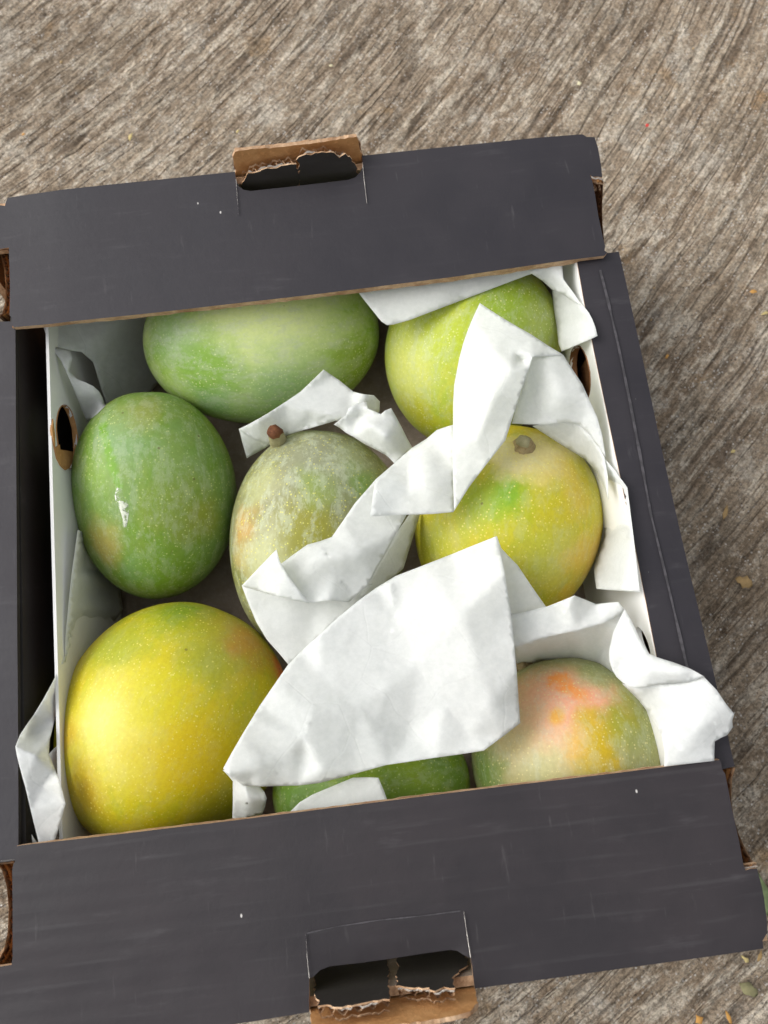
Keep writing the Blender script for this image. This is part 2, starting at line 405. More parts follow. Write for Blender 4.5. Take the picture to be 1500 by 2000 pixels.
# side rims
xri = P(1128,515,H)[0]; 
cre = [P(1172,508,H), P(1235,780,H), P(1276,1000,H), P(1345,1290,H)]
def crx(y):
    q = sorted([(p[1], p[0]) for p in cre]); return float(np.interp(y, [a for a, b in q], [b for a, b in q]))
def zright(x, y):
    d = x - crx(y)
    return H - .0045 - (.10*max(0, d-.001) if d > 0 else 0) - .05*max(0, -d-.012)
rimR = [(1126,505),(1160,498),(1210,489),(1222,540),(1260,715),(1297,890),(1340,1080),(1395,1310),(1437,1497),(1425,1500),(1330,1520),(1282,1280),(1240,1066),(1205,900),(1165,710),(1140,585)]
o = board('side_rim', rimR, H-.0045, .003, (BLACK, KRAFTEDGE, KRAFTDARK), box, .006, zf=zright)
rimL = [(-120,630),(30,628),(31,800),(33,1100),(35,1400),(36,1680),(22,1682),(-10,1686),(-140,1700)]
board('side_rim', rimL, H-.0045, .003, (BLACK, DARKIN, DARKIN), box, .01)
# worn crease along the right rim
V, Fc = [], []
pts = [(1176,520),(1190,575),(1210,660),(1235,780),(1256,890),(1276,1000),(1298,1090),(1322,1190),(1345,1290),(1352,1320)]
dn = dense(pts, 7)[: -int(np.hypot(1352-1176, 1320-520)/7)]
for i, q in enumerate(dn):
    p = P(*q, H); wd = .0003 + .0006*fnoise(i*.2, 3, 5, 2); z = zright(p[0], p[1]) + .0007
    V += [(p[0]-wd, p[1], z), (p[0]+wd, p[1], z)]
Fc = [[2*i, 2*i+1, 2*i+3, 2*i+2] for i in range(len(dn)-1)]
sC = NT('rubbed_crease'); nC = sC.noise(sC.tc(), 240, 3)
CREASE = sC.done(sC.bsdf(sC.mix(sC.rng(nC, .4, .62), (.045,.042,.046), (.075,.07,.077)), .6, .3))
cz = mesh('rim_crease', V, Fc, CREASE, o)
# outer walls (below the rims), with thumb cut-outs near the corners
pTL, pTR = P(10,384,H), P(1160,262,H); pBL, pBR = P(-30,2062,H), P(1491,1853,H)
xL = -.1655; xR = P(1437,1497,H-.007)[0]-.0045
yF = (pTL[1]+pTR[1])/2; yN = (pBL[1]+pBR[1])/2
yc = [P(1480,1600,H)[1], P(1190,415,H)[1]]
def cutR(s):
    y = yN + s; z = H-.011
    for c, hw in ((yc[0], .027), (yc[1], .020)):
        d = abs(y-c)/hw
        if d < 1: z = min(z, H-.011-.05*math.sqrt(1-d**2))
    return z
xq = P(1210,489,H-.007)[0]-.006; wall('side_wall', (xR, yN), (min(xR, xq+.0), yF), .0005, H-.011, .004, (KRAFTDARK, KRAFTEDGE, BLACK), box, cut=cutR)
ycl = [P(5,1783,H)[1], P(5,550,H)[1]]
def cutL(s):
    y = yF - s; z = H-.008
    for c, hw in ((ycl[0], .025), (ycl[1], .019)):
        d = abs(y-c)/hw
        if d < 1: z = min(z, H-.008-.05*math.sqrt(1-d**2))
    return z
wall('side_wall', (xL-.012, yF), (xL-.012, yN), .0005, H-.008, .004, (KRAFTDARK, KRAFTEDGE, BLACK), box, cut=cutL)
wall('end_wall', (xR-.002, yF-.004), (xL-.010, yF-.004), .0005, H-.004, .004, (FLOORB, KRAFTEDGE, BLACK), box)
wall('end_wall', (xL-.010, yN+.004), (xR-.002, yN+.004), .0005, H-.004, .004, (FLOORB, KRAFTEDGE, BLACK), box)
# inner black wall on the left, white linings with oval vents
xi = P(31,1000,H)[0]
wall('inner_wall', (xi-.0012, .150), (xi-.002, -.150), .005, H-.0085, .004, (DARKIN, DARKIN, DARKIN), box)
zwl = H-.014; wlx = P(92,1000,zwl)[0]+.0033
def oval(ps): return ps
def oval_from_px(pts, x, y0, sgn):
    out = []
    for q in pts:
        p = PX(*q, x); out.append(((p[1]-y0)*sgn, p[2]))
    return out
def ell(cx, cy, rx, ry, n=28, tilt=0):
    return [(cx+rx*math.cos(t)*math.cos(tilt)-ry*math.sin(t)*math.sin(tilt), cy+rx*math.cos(t)*math.sin(tilt)+ry*math.sin(t)*math.cos(tilt)) for t in [2*math.pi*k/n for k in range(n)]]
ya = P(92,600,zwl)[1]+.02; yb = P(92,1650,zwl)[1]-.01
hl = oval_from_px(ell(130,853,20,63,tilt=-.10), wlx, ya, -1)
lin = wall('white_lining', (wlx, ya), (wlx, yb), .006, zwl, .0016, (WHITE, WHITE, KRAFTDARK), box, holes=[hl])
wa = P(1126,515,H-.006); wb = P(1284,1290,H-.006); wbb = P(1330,1520,H-.006)
wrx = (wa[0]+wb[0])/2
def lineR(y): return wa[0] + (wb[0]-wa[0])*(y-wa[1])/(wb[1]-wa[1])
y0R, y1R = wbb[1], wa[1]+.02
aR = (lineR(y0R)-.001, y0R); bR = (lineR(y1R)-.001, y1R)
LR = np.linalg.norm(np.array(bR)-np.array(aR)); dR = (np.array(bR)-np.array(aR))/LR; nR = np.array([-dR[1], dR[0], 0])
def onR(px, py):
    d = ray(px, py); q = np.array([*aR, 0])-CAM; t = q.dot(nR)/d.dot(nR); p = CAM+d*t
    return (float((p[:2]-np.array(aR)).dot(dR)), float(p[2]))
hr1 = [onR(*q) for q in ell(1134,730,19,56,tilt=-.12)]; hr2 = [onR(*q) for q in ell(1256,1256,9,34,tilt=-.35)]
# white edge strip folded over the top of the right lining
linR = wall('white_lining', aR, bR, .006, H-.0050, .0030, (WHITE, WHITE, KRAFTDARK), box, holes=[hr1, hr2])
for hh, a_, d_, n_, sd_ in ((hl, np.array([wlx, ya]), np.array([0,-1]), np.array([1,0]), 1), (hr1, np.array(aR), dR, nR[:2], 2)):
    V, Fc, Ic = [], [], []; n = len(hh); rnd = random.Random(sd_)
    for k in range(n):
        s_, z_ = hh[k]
        for dep in ((-.0006, .0012, .0024) if sd_ == 1 else (-.0006, .0016, .0037)):
            q = a_+d_*s_-n_*dep; V.append((q[0], q[1], z_+rnd.uniform(-.0004,.0004)))
    for k in range(n):
        for j in range(2): Fc.append([3*k+j, 3*((k+1)%n)+j, 3*((k+1)%n)+j+1, 3*k+j+1])
    mesh('vent_edge', V, Fc, KRAFT if sd_ == 1 else KRAFTDARK, lin if sd_ == 1 else linR, smooth=False)
# backing board behind the right vent, seen as brown ribs
q0 = np.array(aR)-nR[:2]*.011; q1 = np.array(bR)-nR[:2]*.011
V, Fc = [], []
for k in range(60):
    s_ = .155+.0012*k; q = np.array(aR)+dR*s_-nR[:2]*(.0085+.0012*(k % 2)); V += [(*q, .02), (*q, H-.014)]
Fc = [[2*k, 2*k+1, 2*k+3, 2*k+2] for k in range(59)]
mesh('rib_board', V, Fc, KRAFTDARK, box, smooth=False)
# torn brown lip under the left vent
lip = [(104,818),(108,850),(108,876),(117,868),(118,878),(143,882),(141,900),(136,913),(129,918),(120,910),(112,895),(106,868),(102,840)]
V = [PX(x, y, wlx+.0008) for x, y in lip]; V2 = [p+np.array([-.0012,0,0]) for p in V]; n = len(V)
mesh('vent_lip', V+V2, [list(range(n)), [n+i for i in range(n)][::-1]]+[[i, n+i, n+(i+1)%n, (i+1)%n] for i in range(n)], KRAFT, lin, smooth=False)
# bottom
bb_ = [(xL-.008, yN+.003), (xR-.003, yN+.003), (xR-.003, yF-.003), (xL-.008, yF-.003)]
V = [(*q, .0045) for q in bb_]+[(*q, .0008) for q in bb_]
mesh('base', V, [[0,1,2,3],[7,6,5,4]]+[[i, i+4, (i+1)%4+4, (i+1)%4] for i in range(4)], FLOORB, box, smooth=False)
# curved corrugated edges in the corner cut-outs
MC = (KRAFTEDGE, KRAFT, KRAFTDARK)
def arc(px, z): 
    return [P(x, y, z) for x, y in px]
corrugated('cutout_edge', arc([(-6,486),(2,500),(8,525),(11,560),(10,590),(5,612),(-4,618)], H-.006), (1,.15,0), .0028, .022, .0042, MC, box, 2, seed=1)
corrugated('cutout_edge', arc([(-8,1684),(4,1700),(13,1730),(17,1775),(15,1820),(8,1855),(-6,1882)], H-.006), (1,0,0), .0028, .024, .0045, MC, box, 2, seed=2)
corrugated('cutout_edge', arc([(1436,1500),(1430,1520),(1428,1560),(1433,1595),(1443,1630),(1457,1660),(1476,1692)], H-.006), (-1,-.1,0), .0026, .024, .0045, MC, box, 2, seed=3)
corrugated('cutout_edge', arc([(1178,350),(1177,380),(1176,410),(1177,440),(1180,470)], H-.010), (-1,0,0), .0028, .02, .0045, (KRAFTDARK, KRAFTDARK, KRAFTDARK), box, 2, seed=4)
corrugated('cutout_edge', arc([(1154,343),(1166,345),(1178,345)], H-.0015), (0,-1,0), .0026, .003, .0035, (FUZZ, KRAFTEDGE, KRAFT), box, 1, rag=.0012, seed=5)
corrugated('cutout_edge', arc([(-10,484),(2,482),(15,481)], H-.0015), (0,-1,0), .0024, .003, .0035, (FUZZ, KRAFTEDGE, KRAFT), box, 1, seed=6)
corrugated('cutout_edge', arc([(-10,1682),(5,1681),(27,1679)], H-.004), (0,-1,0), .0015, .003, .0035, (FUZZ, KRAFTEDGE, KRAFT), box, 1, seed=7)
corrugated('cutout_edge', arc([(1453,1697),(1466,1695),(1480,1693)], H-.001), (0,1,0), .0016, .003, .0035, (FUZZ, KRAFTEDGE, KRAFT), box, 1, seed=8)

# handle tongues: kraft inside faces standing above the fold, black torn plies in front of them
def upright(name, px, yw, t, mats, parent, wob=0., seed=0):
    """upright board in the plane y = yw (outline by sight lines), thickness t away from the box centre"""
    q = [PY(x, y, yw) for x, y in px]; s = 1 if yw > 0 else -1
    q2 = dense([(p[0], p[2]) for p in q], .0025)
    if wob: q2 = [(x+wob*(vnoise(x*900, z*900, seed)-.5), z+wob*(vnoise(x*900, z*900, seed+7)-.5)) for x, z in q2]
    v, e, f, _, _, _ = delaunay_2d_cdt([Vector(p) for p in q2], [], [list(range(len(q2)))], 1, 1e-7)
    v = [(p.x, p.y) for p in v]; n = len(v); up = []
    for t3 in f:
        A, B, C = (v[i] for i in t3); cw = (B[0]-A[0])*(C[1]-A[1])-(B[1]-A[1])*(C[0]-A[0]) > 0
        up.append(list(t3) if cw == (s > 0) else list(t3)[::-1])
    V = [(x, yw, z) for x, z in v]+[(x, yw+s*t, z) for x, z in v]
    faces = list(up); idx = [0]*len(up)
    for a, b in boundary(up):
        k = len(V); V += [V[a], V[b], V[b+n], V[a+n]]; faces.append([k, k+3, k+2, k+1]); idx.append(1)
    for t3 in up: faces.append([t3[0]+n, t3[2]+n, t3[1]+n]); idx.append(2)
    return mesh(name, V, faces, list(mats), parent, idx=idx, smooth=False)
yT = P(585,322,H)[1]
tf = upright('handle_tab', [(462,380),(460,340),(455,306),(459,296),(500,291),(560,286),(640,276),(697,266),(703,285),(706,306),(708,330),(704,372)], yT+.001, .0016, (KRAFT, KRAFTEDGE, KRAFT), box, .0012, 3)
upright('handle_tab', [(462,380),(460,340),(456,303),(460,294),(500,289),(560,283),(640,274),(692,266),(703,282),(708,304),(710,330),(704,372)], yT+.0030, .0014, (KRAFTDARK, KRAFTEDGE, BLACK), box, .0012, 4)
pa = upright('handle_ply', [(472,384),(470,362),(476,352),(486,340),(500,336),(520,331),(545,325),(575,321),(582,322),(583,340),(584,380)], yT-.006, .0007, (DARKIN, KRAFTEDGE, KRAFT), box, .0022, 5)
pb = upright('handle_ply', [(588,380),(583,340),(582,308),(600,303),(630,299),(652,300),(664,307),(672,302),(682,308),(695,325),(700,340),(698,380)], yT-.006, .0007, (DARKIN, KRAFTEDGE, KRAFT), box, .0022, 6)
def pth(px, yw): return [PY(x, y, yw) for x, y in px]
corrugated('torn_edge', pth([(474,362),(476,352),(486,340),(500,336),(520,330),(545,324),(578,320)], yT-.006), (0,1,0), .0034, .004, .0040, (FUZZ, KRAFTEDGE, KRAFTEDGE), pa, 1, rag=.0034, seed=11)
corrugated('torn_edge', pth([(584,308),(600,303),(630,299),(652,300),(664,307),(672,302)], yT-.006), (0,1,0), .0030, .004, .0040, (FUZZ, KRAFTEDGE, KRAFTEDGE), pb, 1, rag=.0034, seed=12)
corrugated('torn_edge', pth([(692,322),(700,336),(705,330)], yT-.003), (0,1,0), .002, .003, .003, (FUZZ, KRAFT, KRAFT), pb, 1, rag=.003, seed=13)
yB = P(760,1953,H)[1]
upright('handle_tab', [(604,1905),(606,1950),(607,1992),(612,2012),(700,2006),(800,1998),(880,1986),(918,1976),(931,1958),(929,1938),(922,1900),(919,1868)], yB-.001, .0016, (KRAFT, KRAFTEDGE, KRAFT), box, .0012, 9)
upright('handle_tab', [(604,1905),(606,1950),(607,1990),(614,2018),(700,2012),(800,2002),(880,1988),(914,1980),(931,1966),(927,1938),(922,1900),(919,1868)], yB-.0030, .0014, (KRAFTDARK, KRAFTEDGE, BLACK), box, .0012, 8)
pc2 = upright('handle_ply', [(612,1880),(615,1925),(617,1945),(622,1963),(640,1962),(655,1968),(690,1963),(730,1955),(759,1950),(759,1910),(757,1850)], yB+.006, .0007, (DARKIN, KRAFTEDGE, KRAFT), box, .0022, 10)
pd = upright('handle_ply', [(776,1850),(776,1900),(777,1925),(800,1928),(835,1929),(850,1934),(868,1928),(886,1930),(884,1910),(895,1898),(912,1884),(908,1840)], yB+.006, .0007, (DARKIN, KRAFTEDGE, KRAFT), box, .0022, 11)
corrugated('torn_edge', pth([(618,1930),(622,1964),(640,1963),(655,1969),(690,1964),(730,1956),(759,1951)], yB+.006), (0,-1,0), .0036, .004, .0060, (FUZZ, KRAFTEDGE, KRAFTEDGE), pc2, 1, rag=.0034, seed=21)
corrugated('torn_edge', pth([(777,1926),(800,1929),(835,1930),(850,1935),(868,1929),(887,1931)], yB+.006), (0,-1,0), .0040, .004, .0060, (FUZZ, KRAFTEDGE, KRAFTEDGE), pd, 1, rag=.0034, seed=22)
corrugated('torn_edge', pth([(900,1888),(912,1882),(918,1872)], yB+.004), (0,-1,0), .002, .003, .003, (FUZZ, KRAFT, KRAFT), pd, 1, rag=.003, seed=23)
# slits running on from the handle openings
SLIT = FUZZ
def sliver(px, wd, z=H):
    V = []; d = dense(px, 4); d = d[:max(2, len(d)//2+1)]
    for i, q in enumerate(d):
        p = P(*q, z+.0006); ww = wd*.42*(.4+fnoise(i*.4, 1, 3, 2))*(1-.7*i/len(d)); V += [(p[0]-ww, p[1], p[2]), (p[0]+ww, p[1], p[2]+.0005)]
    mesh('cut_slit', V, [[2*i, 2*i+1, 2*i+3, 2*i+2] for i in range(len(d)-1)], SLIT, flap if px[0][1] < 1000 else flap2, smooth=False)
sliver([(461,350),(463,380),(466,424)], .0002); sliver([(708,318),(711,350),(717,402)], .00025)
sliver([(604,1910),(600,1870),(597,1820)], .00025); sliver([(919,1870),(912,1825),(905,1777)], .00025)

V = []
for i, q in enumerate(dense([(600,1822),(660,1809),(740,1797),(820,1789),(905,1778),(905,1778.1)], 6)[:54]):
    p = P(*q, H); ww = .0001+.0003*fnoise(i*.3, 2, 9, 2); z = znear(p[0], p[1])+.0004; V += [(p[0], p[1]-ww, z), (p[0], p[1]+ww, z)]
mesh('score_line', V, [[2*i, 2*i+2, 2*i+3, 2*i+1] for i in range(len(V)//2-1)], CREASE, flap2)

# ------------------------------------------------------------------ mangoes
def mango_mat(name, c1, c2, c3, dots, patches, streak=1.0, bloom=.25, rough=.36, dotamt=.8, brown=.3, seed=0):
    s = NT(name); o0 = s.tc(); o = s.vm('ADD', o0, (seed*.37, seed*.21, seed*.13))
    wv = s.vm('SCALE', s.vm('SUBTRACT', s.noise(o, 40, 4, .6, color=True), (.5,.5,.5)), scale=.034)
    big = s.noise(s.mapping(o, (14,26,26)), 1, 4, .6, .3); md = s.noise(s.mapping(o, (40*streak,85,85)), 1, 5, .65, .4); fn = s.noise(o, 520, 3, .7)
    col = s.mix(s.rng(big, .36, .64), c1, c2)
    col = s.mix(s.math('MULTIPLY', s.rng(md, .50, .60), .7), col, c3)
    pw = s.vm('ADD', o0, wv); pw2 = s.vm('ADD', o0, s.vm('SCALE', wv, scale=.22))
    for (pos, r, c, amt, soft) in patches:
        d = s.vm('DISTANCE', pw if r > .0075 else pw2, tuple(pos), out=1)
        col = s.mix(s.math('MULTIPLY', s.rng(d, r, r*(1-soft)*.8), min(1., amt*1.12)), col, c)
    bl = s.math('MULTIPLY', s.rng(s.noise(s.mapping(o, (80,150,150)), 1, 7, .8, .25), .46, .60), bloom*1.3)
    col = s.mix(bl, col, (.50,.55,.40))                                                   # waxy bloom
    col = s.mix(.22, col, s.mix(s.rng(fn, .35, .65), (.38,.38,.38), (.62,.62,.62)), 'OVERLAY')
    v = s.voro(o, 520); vc = s.voro(o, 520, 'Color'); sepc = s.n('ShaderNodeSeparateColor'); s.put(sepc.inputs[0], vc)
    rad = s.math('MULTIPLY', sepc.outputs[0], .14)
    dot = s.rng(s.math('SUBTRACT', v, s.math('ADD', rad, .10)), .08, -.04)
    dens = s.rng(s.noise(o, 30, 2), .3, .6, .35, 1.)
    dm = s.math('MULTIPLY', s.math('MULTIPLY', dot, dens), dotamt)
    col = s.mix(dm, col, dots)
    v2 = s.voro(o, 95); n2 = s.noise(o, 70, 2)
    col = s.mix(s.math('MULTIPLY', s.math('MULTIPLY', s.rng(v2, .09, .05), s.rng(n2, .54, .58)), brown*2), col, (.10,.06,.02))
    scr = s.noise(s.mapping(o, (60,420,300), rot=(.3,.2,.5)), 1, 3, .6, 1.2)
    col = s.mix(s.math('MULTIPLY', s.rng(scr, .66, .76), brown), col, (.20,.15,.05))
    h = s.math('ADD', s.math('MULTIPLY', dm, .25), s.math('MULTIPLY', fn, .25)); h = s.math('ADD', h, s.math('MULTIPLY', md, 1.2))
    rg = s.math('ADD', s.rng(s.noise(o, 60, 4), .3, .7, rough, rough+.16), 0.)
    return s.done(s.bsdf(col, rg, .28, s.bump(h, .14, .001), Coat_Weight=.05, Coat_Roughness=.2))
STEM = mat_kraft('dry_stem', (.20,.135,.06), (.38,.30,.16)); STEMG = mat_kraft('green_stem', (.24,.22,.11), (.36,.33,.19))

mango_objs = []
def mango(label, c, a, b, ang, zc, wk=.86, egg=.06, sq=2.0, skin=None, stem=None, seed=0, bump=()):
    """c: sight line of the centre; a, b: half length and half width seen (in the same units); ang: direction of the stem end seen, degrees counter-clockwise"""
    C = P(*c, zc); n = CAM-C; n /= np.linalg.norm(n)
    def on(px, py):
        d = ray(px, py); return CAM + d*((C-CAM).dot(n)/d.dot(n))
    ca, sa = math.cos(math.radians(ang)), math.sin(math.radians(ang))
    u = (on(c[0]+a*ca, c[1]-a*sa)-on(c[0]-a*ca, c[1]+a*sa))/2
    v = (on(c[0]-b*sa, c[1]-b*ca)-on(c[0]+b*sa, c[1]+b*ca))/2
    U = np.linalg.norm(u); ex = u/U; ey = v-ex*v.dot(ex); Vl = np.linalg.norm(ey); ey /= Vl; ez = np.cross(ex, ey)
    Wl = min(U, Vl)*wk
    A = np.stack([ex, ey, ez], 1)
    NU, NV = 96, 72; pts = []; faces = []
    rs = np.random.RandomState(seed+3); ph = rs.rand(6)*6.28
    for i in range(NV+1):
        th = math.pi*i/NV; t = math.cos(th); r = math.sin(th)
        for j in range(NU):
            f = 2*math.pi*j/NU
            k = 1+egg*t*(1-.25*t*t)
            x = U*t; y = Vl*r*k*math.cos(f); z = Wl*r*k*math.sin(f)
            lump = 1 + .014*math.sin(2*f+ph[0]+1.8*t) + .010*math.sin(3*f+ph[1]-2*t) + .008*math.sin(2.4*t+ph[2])*math.cos(f+ph[3])
            y *= lump; z *= lump
            x -= U*.035*math.exp(-(r/.16)**2)*(t > 0)              # dimple at the stalk
            y += U*.03*(t*t-.35)*math.cos(ph[4])
            pts.append((x, y, z))
    for i in range(NV):
        for j in range(NU):
            faces.append([i*NU+j, (i+1)*NU+j, (i+1)*NU+(j+1) % NU, i*NU+(j+1) % NU])
    pts = np.array(pts)
    inv = np.linalg.inv(A @ np.diag([U, Vl, Wl]))
    def hit(px, py):                                                # local point on the skin for a sight line
        d = ray(px, py); o_ = inv @ (CAM-C); dd = inv @ d
        q = o_.dot(dd); D = q*q - dd.dot(dd)*(o_.dot(o_)-1)
        if D < 0: t = -q/dd.dot(dd)
        else: t = (-q-math.sqrt(D))/dd.dot(dd)
        p = o_+dd*t; p /= np.linalg.norm(p); return p*np.array([U, Vl, Wl])
    px2m = np.linalg.norm(C-CAM)/F
    pk = [(hit(x, y), r*1.32*px2m, col, amt, soft) for (x, y, r, col, amt, soft) in skin.pop('patches', [])]
    mat = mango_mat('mango_skin', patches=pk, seed=seed, **skin)
    me = bpy.data.meshes.new('mango'); me.from_pydata(pts.tolist(), [], faces); me.materials.append(mat)
    me.polygons.foreach_set('use_smooth', [True]*len(me.polygons)); me.update()
    root = bpy.data.objects.new('mango', me); COL.objects.link(root)
    M = Matrix(A.tolist()).to_4x4(); M.translation = Vector(C); root.matrix_world = M
    tag(root, label, 'mango', 'mangoes packed in the box')
    W = (pts @ A.T) + C
    mango_objs.append((W, faces))
    if stem:
        V, Fc, Ic = [], [], []
        base = hit(*stem['at']); tip = A.T @ (PDEP(stem['tip'], hitw := (A @ base + C), stem.get('rise', .004)) - C)
        path = [base*.97, base+(tip-base)*.45, base+(tip-base)*.8, tip]
        rad = stem['rad']; n = 14; ax = (tip-base)/np.linalg.norm(tip-base)
        e1 = np.cross(ax, [.3,.5,.8]); e1 /= np.linalg.norm(e1); e2 = np.cross(ax, e1); rr = random.Random(seed)
        rings = list(zip(path, rad))
        for p, r in rings:
            for k in range(n):
                t = 2*math.pi*k/n; q = r*(1+rr.uniform(-.2,.2)); V.append(p+e1*q*math.cos(t)+e2*q*math.sin(t))
        V.append(tip+ax*rad[-1]*.25); m = len(rings)
        for i in range(m-1):
            for k in range(n): Fc.append([i*n+k, i*n+(k+1)%n, (i+1)*n+(k+1)%n, (i+1)*n+k]); Ic.append(1 if i >= stem.get('cap', 1) else 0)
        for k in range(n): Fc.append([(m-1)*n+k, (m-1)*n+(k+1)%n, m*n]); Ic.append(1)
        me2 = bpy.data.meshes.new('stem'); me2.from_pydata([tuple(q) for q in V], [], Fc)
        for mm in stem['mats']: me2.materials.append(mm)
        me2.polygons.foreach_set('material_index', Ic); me2.polygons.foreach_set('use_smooth', [True]*len(Fc)); me2.update()
        so_ = bpy.data.objects.new('stem', me2); COL.objects.link(so_); so_.parent = root
    return root
def PDEP(px, w, rise):
    """point on a sight line at the distance of w, brought rise nearer"""
    d = ray(*px); D = -(w-CAM).dot(CR[:,2]); return CAM+d*(D-rise)

G1 = (.19,.33,.055); YEL = (.55,.48,.03); PALE = (.58,.62,.22); BLUEG = (.24,.38,.16); DOT = (.66,.68,.30)
mango('large pale green mango lying crosswise, partly under the far end panel', (515,655), 231, 178, 8, .054, .84, .03, seed=1,
      skin=dict(c1=(.48,.60,.21), c2=(.38,.54,.13), c3=(.27,.46,.04), dots=(.62,.70,.34), bloom=.30, brown=.25,
        patches=[(510,640,150,(.62,.70,.28),.85,.9),(400,720,70,(.18,.36,.03),.7,.6),(700,720,60,(.24,.36,.035),.8,.5),(560,770,100,(.24,.42,.16),.7,.8),(310,690,40,(.22,.38,.03),.6,.6),(330,650,60,(.30,.46,.20),.6,.8),(420,790,50,(.22,.40,.16),.6,.7)]))  # widest, palest patch is the highlight at mid fruit, put into the colour
mango('yellow green mango in the far right corner behind the peaked paper', (922,690), 192, 166, 72, .054, .88, .02, seed=2,
      skin=dict(c1=(.44,.50,.07), c2=(.38,.48,.04), c3=(.50,.52,.04), dots=(.68,.70,.30), bloom=.22, brown=.2,
        patches=[(800,730,90,(.56,.58,.16),.7,.9),(1000,600,90,(.26,.38,.03),.8,.8),(870,640,80,(.42,.48,.02),.6,.8),(820,810,50,(.48,.47,.02),.7,.7),(1060,640,50,(.34,.42,.09),.7,.7)]))
mango('dark green mango beside the left vent, with a wet shiny streak', (304,967), 203, 163, 94, .053, .88, .0, seed=3,
      skin=dict(c1=(.17,.29,.065), c2=(.22,.31,.045), c3=(.15,.28,.02), dots=(.48,.56,.20), bloom=.20, brown=.3,
        patches=[(240,850,70,(.20,.34,.13),.7,.8),(290,800,50,(.30,.33,.08),.7,.8),(200,1060,50,(.42,.36,.09),.85,.8),(330,900,60,(.20,.33,.09),.5,.8),(400,1010,60,(.27,.30,.03),.6,.8),
                 (205,832,11,(.15,.33,.012),.9,.6),(205,848,11,(.15,.33,.012),.9,.6),(207,864,11,(.15,.33,.012),.9,.6),(210,880,10,(.15,.33,.012),.9,.6),(214,895,10,(.15,.33,.012),.9,.6),(218,910,10,(.15,.33,.012),.9,.6),(223,924,9,(.15,.33,.012),.9,.6),(229,938,8,(.15,.33,.012),.9,.6),(235,951,7,(.15,.33,.012),.9,.6),(185,920,35,(.20,.34,.03),.6,.7),(310,1110,70,(.17,.32,.03),.7,.7),(270,1110,40,(.2,.36,.12),.6,.8)]))
mango('grey green speckled mango with a short brown stalk, in the middle of the box', (620,1060), 222, 172, 85, .052, .86, .05, seed=4,
      skin=dict(c1=(.21,.215,.09), c2=(.255,.255,.13), c3=(.20,.205,.045), dots=(.60,.58,.14), bloom=.34, brown=.5, dotamt=.9,
        patches=[(640,900,110,(.25,.265,.16),.85,.8),(478,1020,38,(.50,.31,.09),.75,.8),(475,1080,40,(.46,.36,.13),.7,.8),(600,1040,70,(.28,.27,.03),.7,.8),(690,900,50,(.32,.36,.17),.5,.8),(720,950,50,(.17,.28,.05),.8,.8),(500,950,50,(.44,.45,.22),.6,.8),(620,960,50,(.24,.34,.05),.5,.8),(520,1100,60,(.46,.47,.24),.8,.8)]),
      stem=dict(at=(545,866), tip=(535,840), rise=.016, rad=(.0058,.0044,.0040,.0034), cap=2, mats=(STEMG, mat_kraft('sappy_stalk_end', (.085,.03,.014), (.20,.085,.035)))))
mango('yellow and green mango with a blunt stalk in its pale top, by the right wall', (990,1028), 199, 183, 80, .055, .86, .03, seed=5,
      skin=dict(c1=(.48,.44,.022), c2=(.55,.43,.018), c3=(.43,.41,.02), dots=(.72,.66,.18), bloom=.12, brown=.3,
        patches=[(985,965,60,(.20,.36,.02),.95,.8),(940,990,45,(.30,.42,.03),.7,.8),(930,1020,60,(.38,.45,.03),.6,.8),(1080,905,55,(.64,.54,.20),.9,.7),(1000,890,45,(.64,.56,.25),.9,.6),(1045,880,45,(.64,.55,.23),.9,.6),(1110,880,40,(.62,.52,.17),.8,.7),(1120,940,50,(.55,.40,.05),.6,.8),(850,1060,60,(.44,.46,.05),.7,.8),(1080,1090,70,(.50,.50,.15),.45,.8),(1160,1080,60,(.64,.42,.06),.85,.8),(1100,1180,50,(.62,.42,.02),.8,.8),(1080,1010,60,(.45,.42,.02),.6,.8),(1040,1080,60,(.38,.42,.02),.5,.8)]),
      stem=dict(at=(1022,872), tip=(1022,860), rise=.009, rad=(.0060,.0044,.0034,.0027), cap=2, mats=(STEM, STEMG)))
mango('big yellow mango with an orange blush, in the near left corner', (342,1413), 252, 221, 65, .058, .84, .02, seed=6,
      skin=dict(c1=(.52,.47,.015), c2=(.60,.48,.012), c3=(.46,.45,.015), dots=(.74,.68,.16), bloom=.06, brown=.25, dotamt=.65,
        patches=[(360,1190,80,(.21,.30,.02),.9,.9),(220,1260,70,(.33,.37,.03),.75,.8),(470,1240,90,(.40,.32,.04),.8,.8),(490,1260,50,(.58,.27,.05),.55,.8),(548,1310,45,(.70,.17,.04),.95,.8),(400,1290,65,(.33,.35,.03),.7,.8),(230,1420,100,(.70,.62,.13),.6,.9),(160,1550,55,(.42,.25,.015),.65,.8),(380,1480,100,(.62,.45,.006),.8,.8),(440,1590,70,(.36,.34,.015),.65,.8),(190,1610,60,(.40,.35,.015),.7,.8),(128,1440,40,(.55,.34,.02),.6,.8),(300,1360,70,(.58,.52,.01),.6,.8)]))  # broad pale yellow patch at the left paints the sky highlight into the skin
mango('green mango mostly hidden under the big white sheet and the near end panel', (727,1535), 194, 150, 5, .050, .85, .0, seed=7,
      skin=dict(c1=(.17,.30,.045), c2=(.20,.33,.03), c3=(.25,.36,.02), dots=(.50,.58,.20), bloom=.18, brown=.25,
        patches=[(800,1500,60,(.26,.37,.02),.7,.8),(570,1560,50,(.16,.31,.05),.7,.8)]))
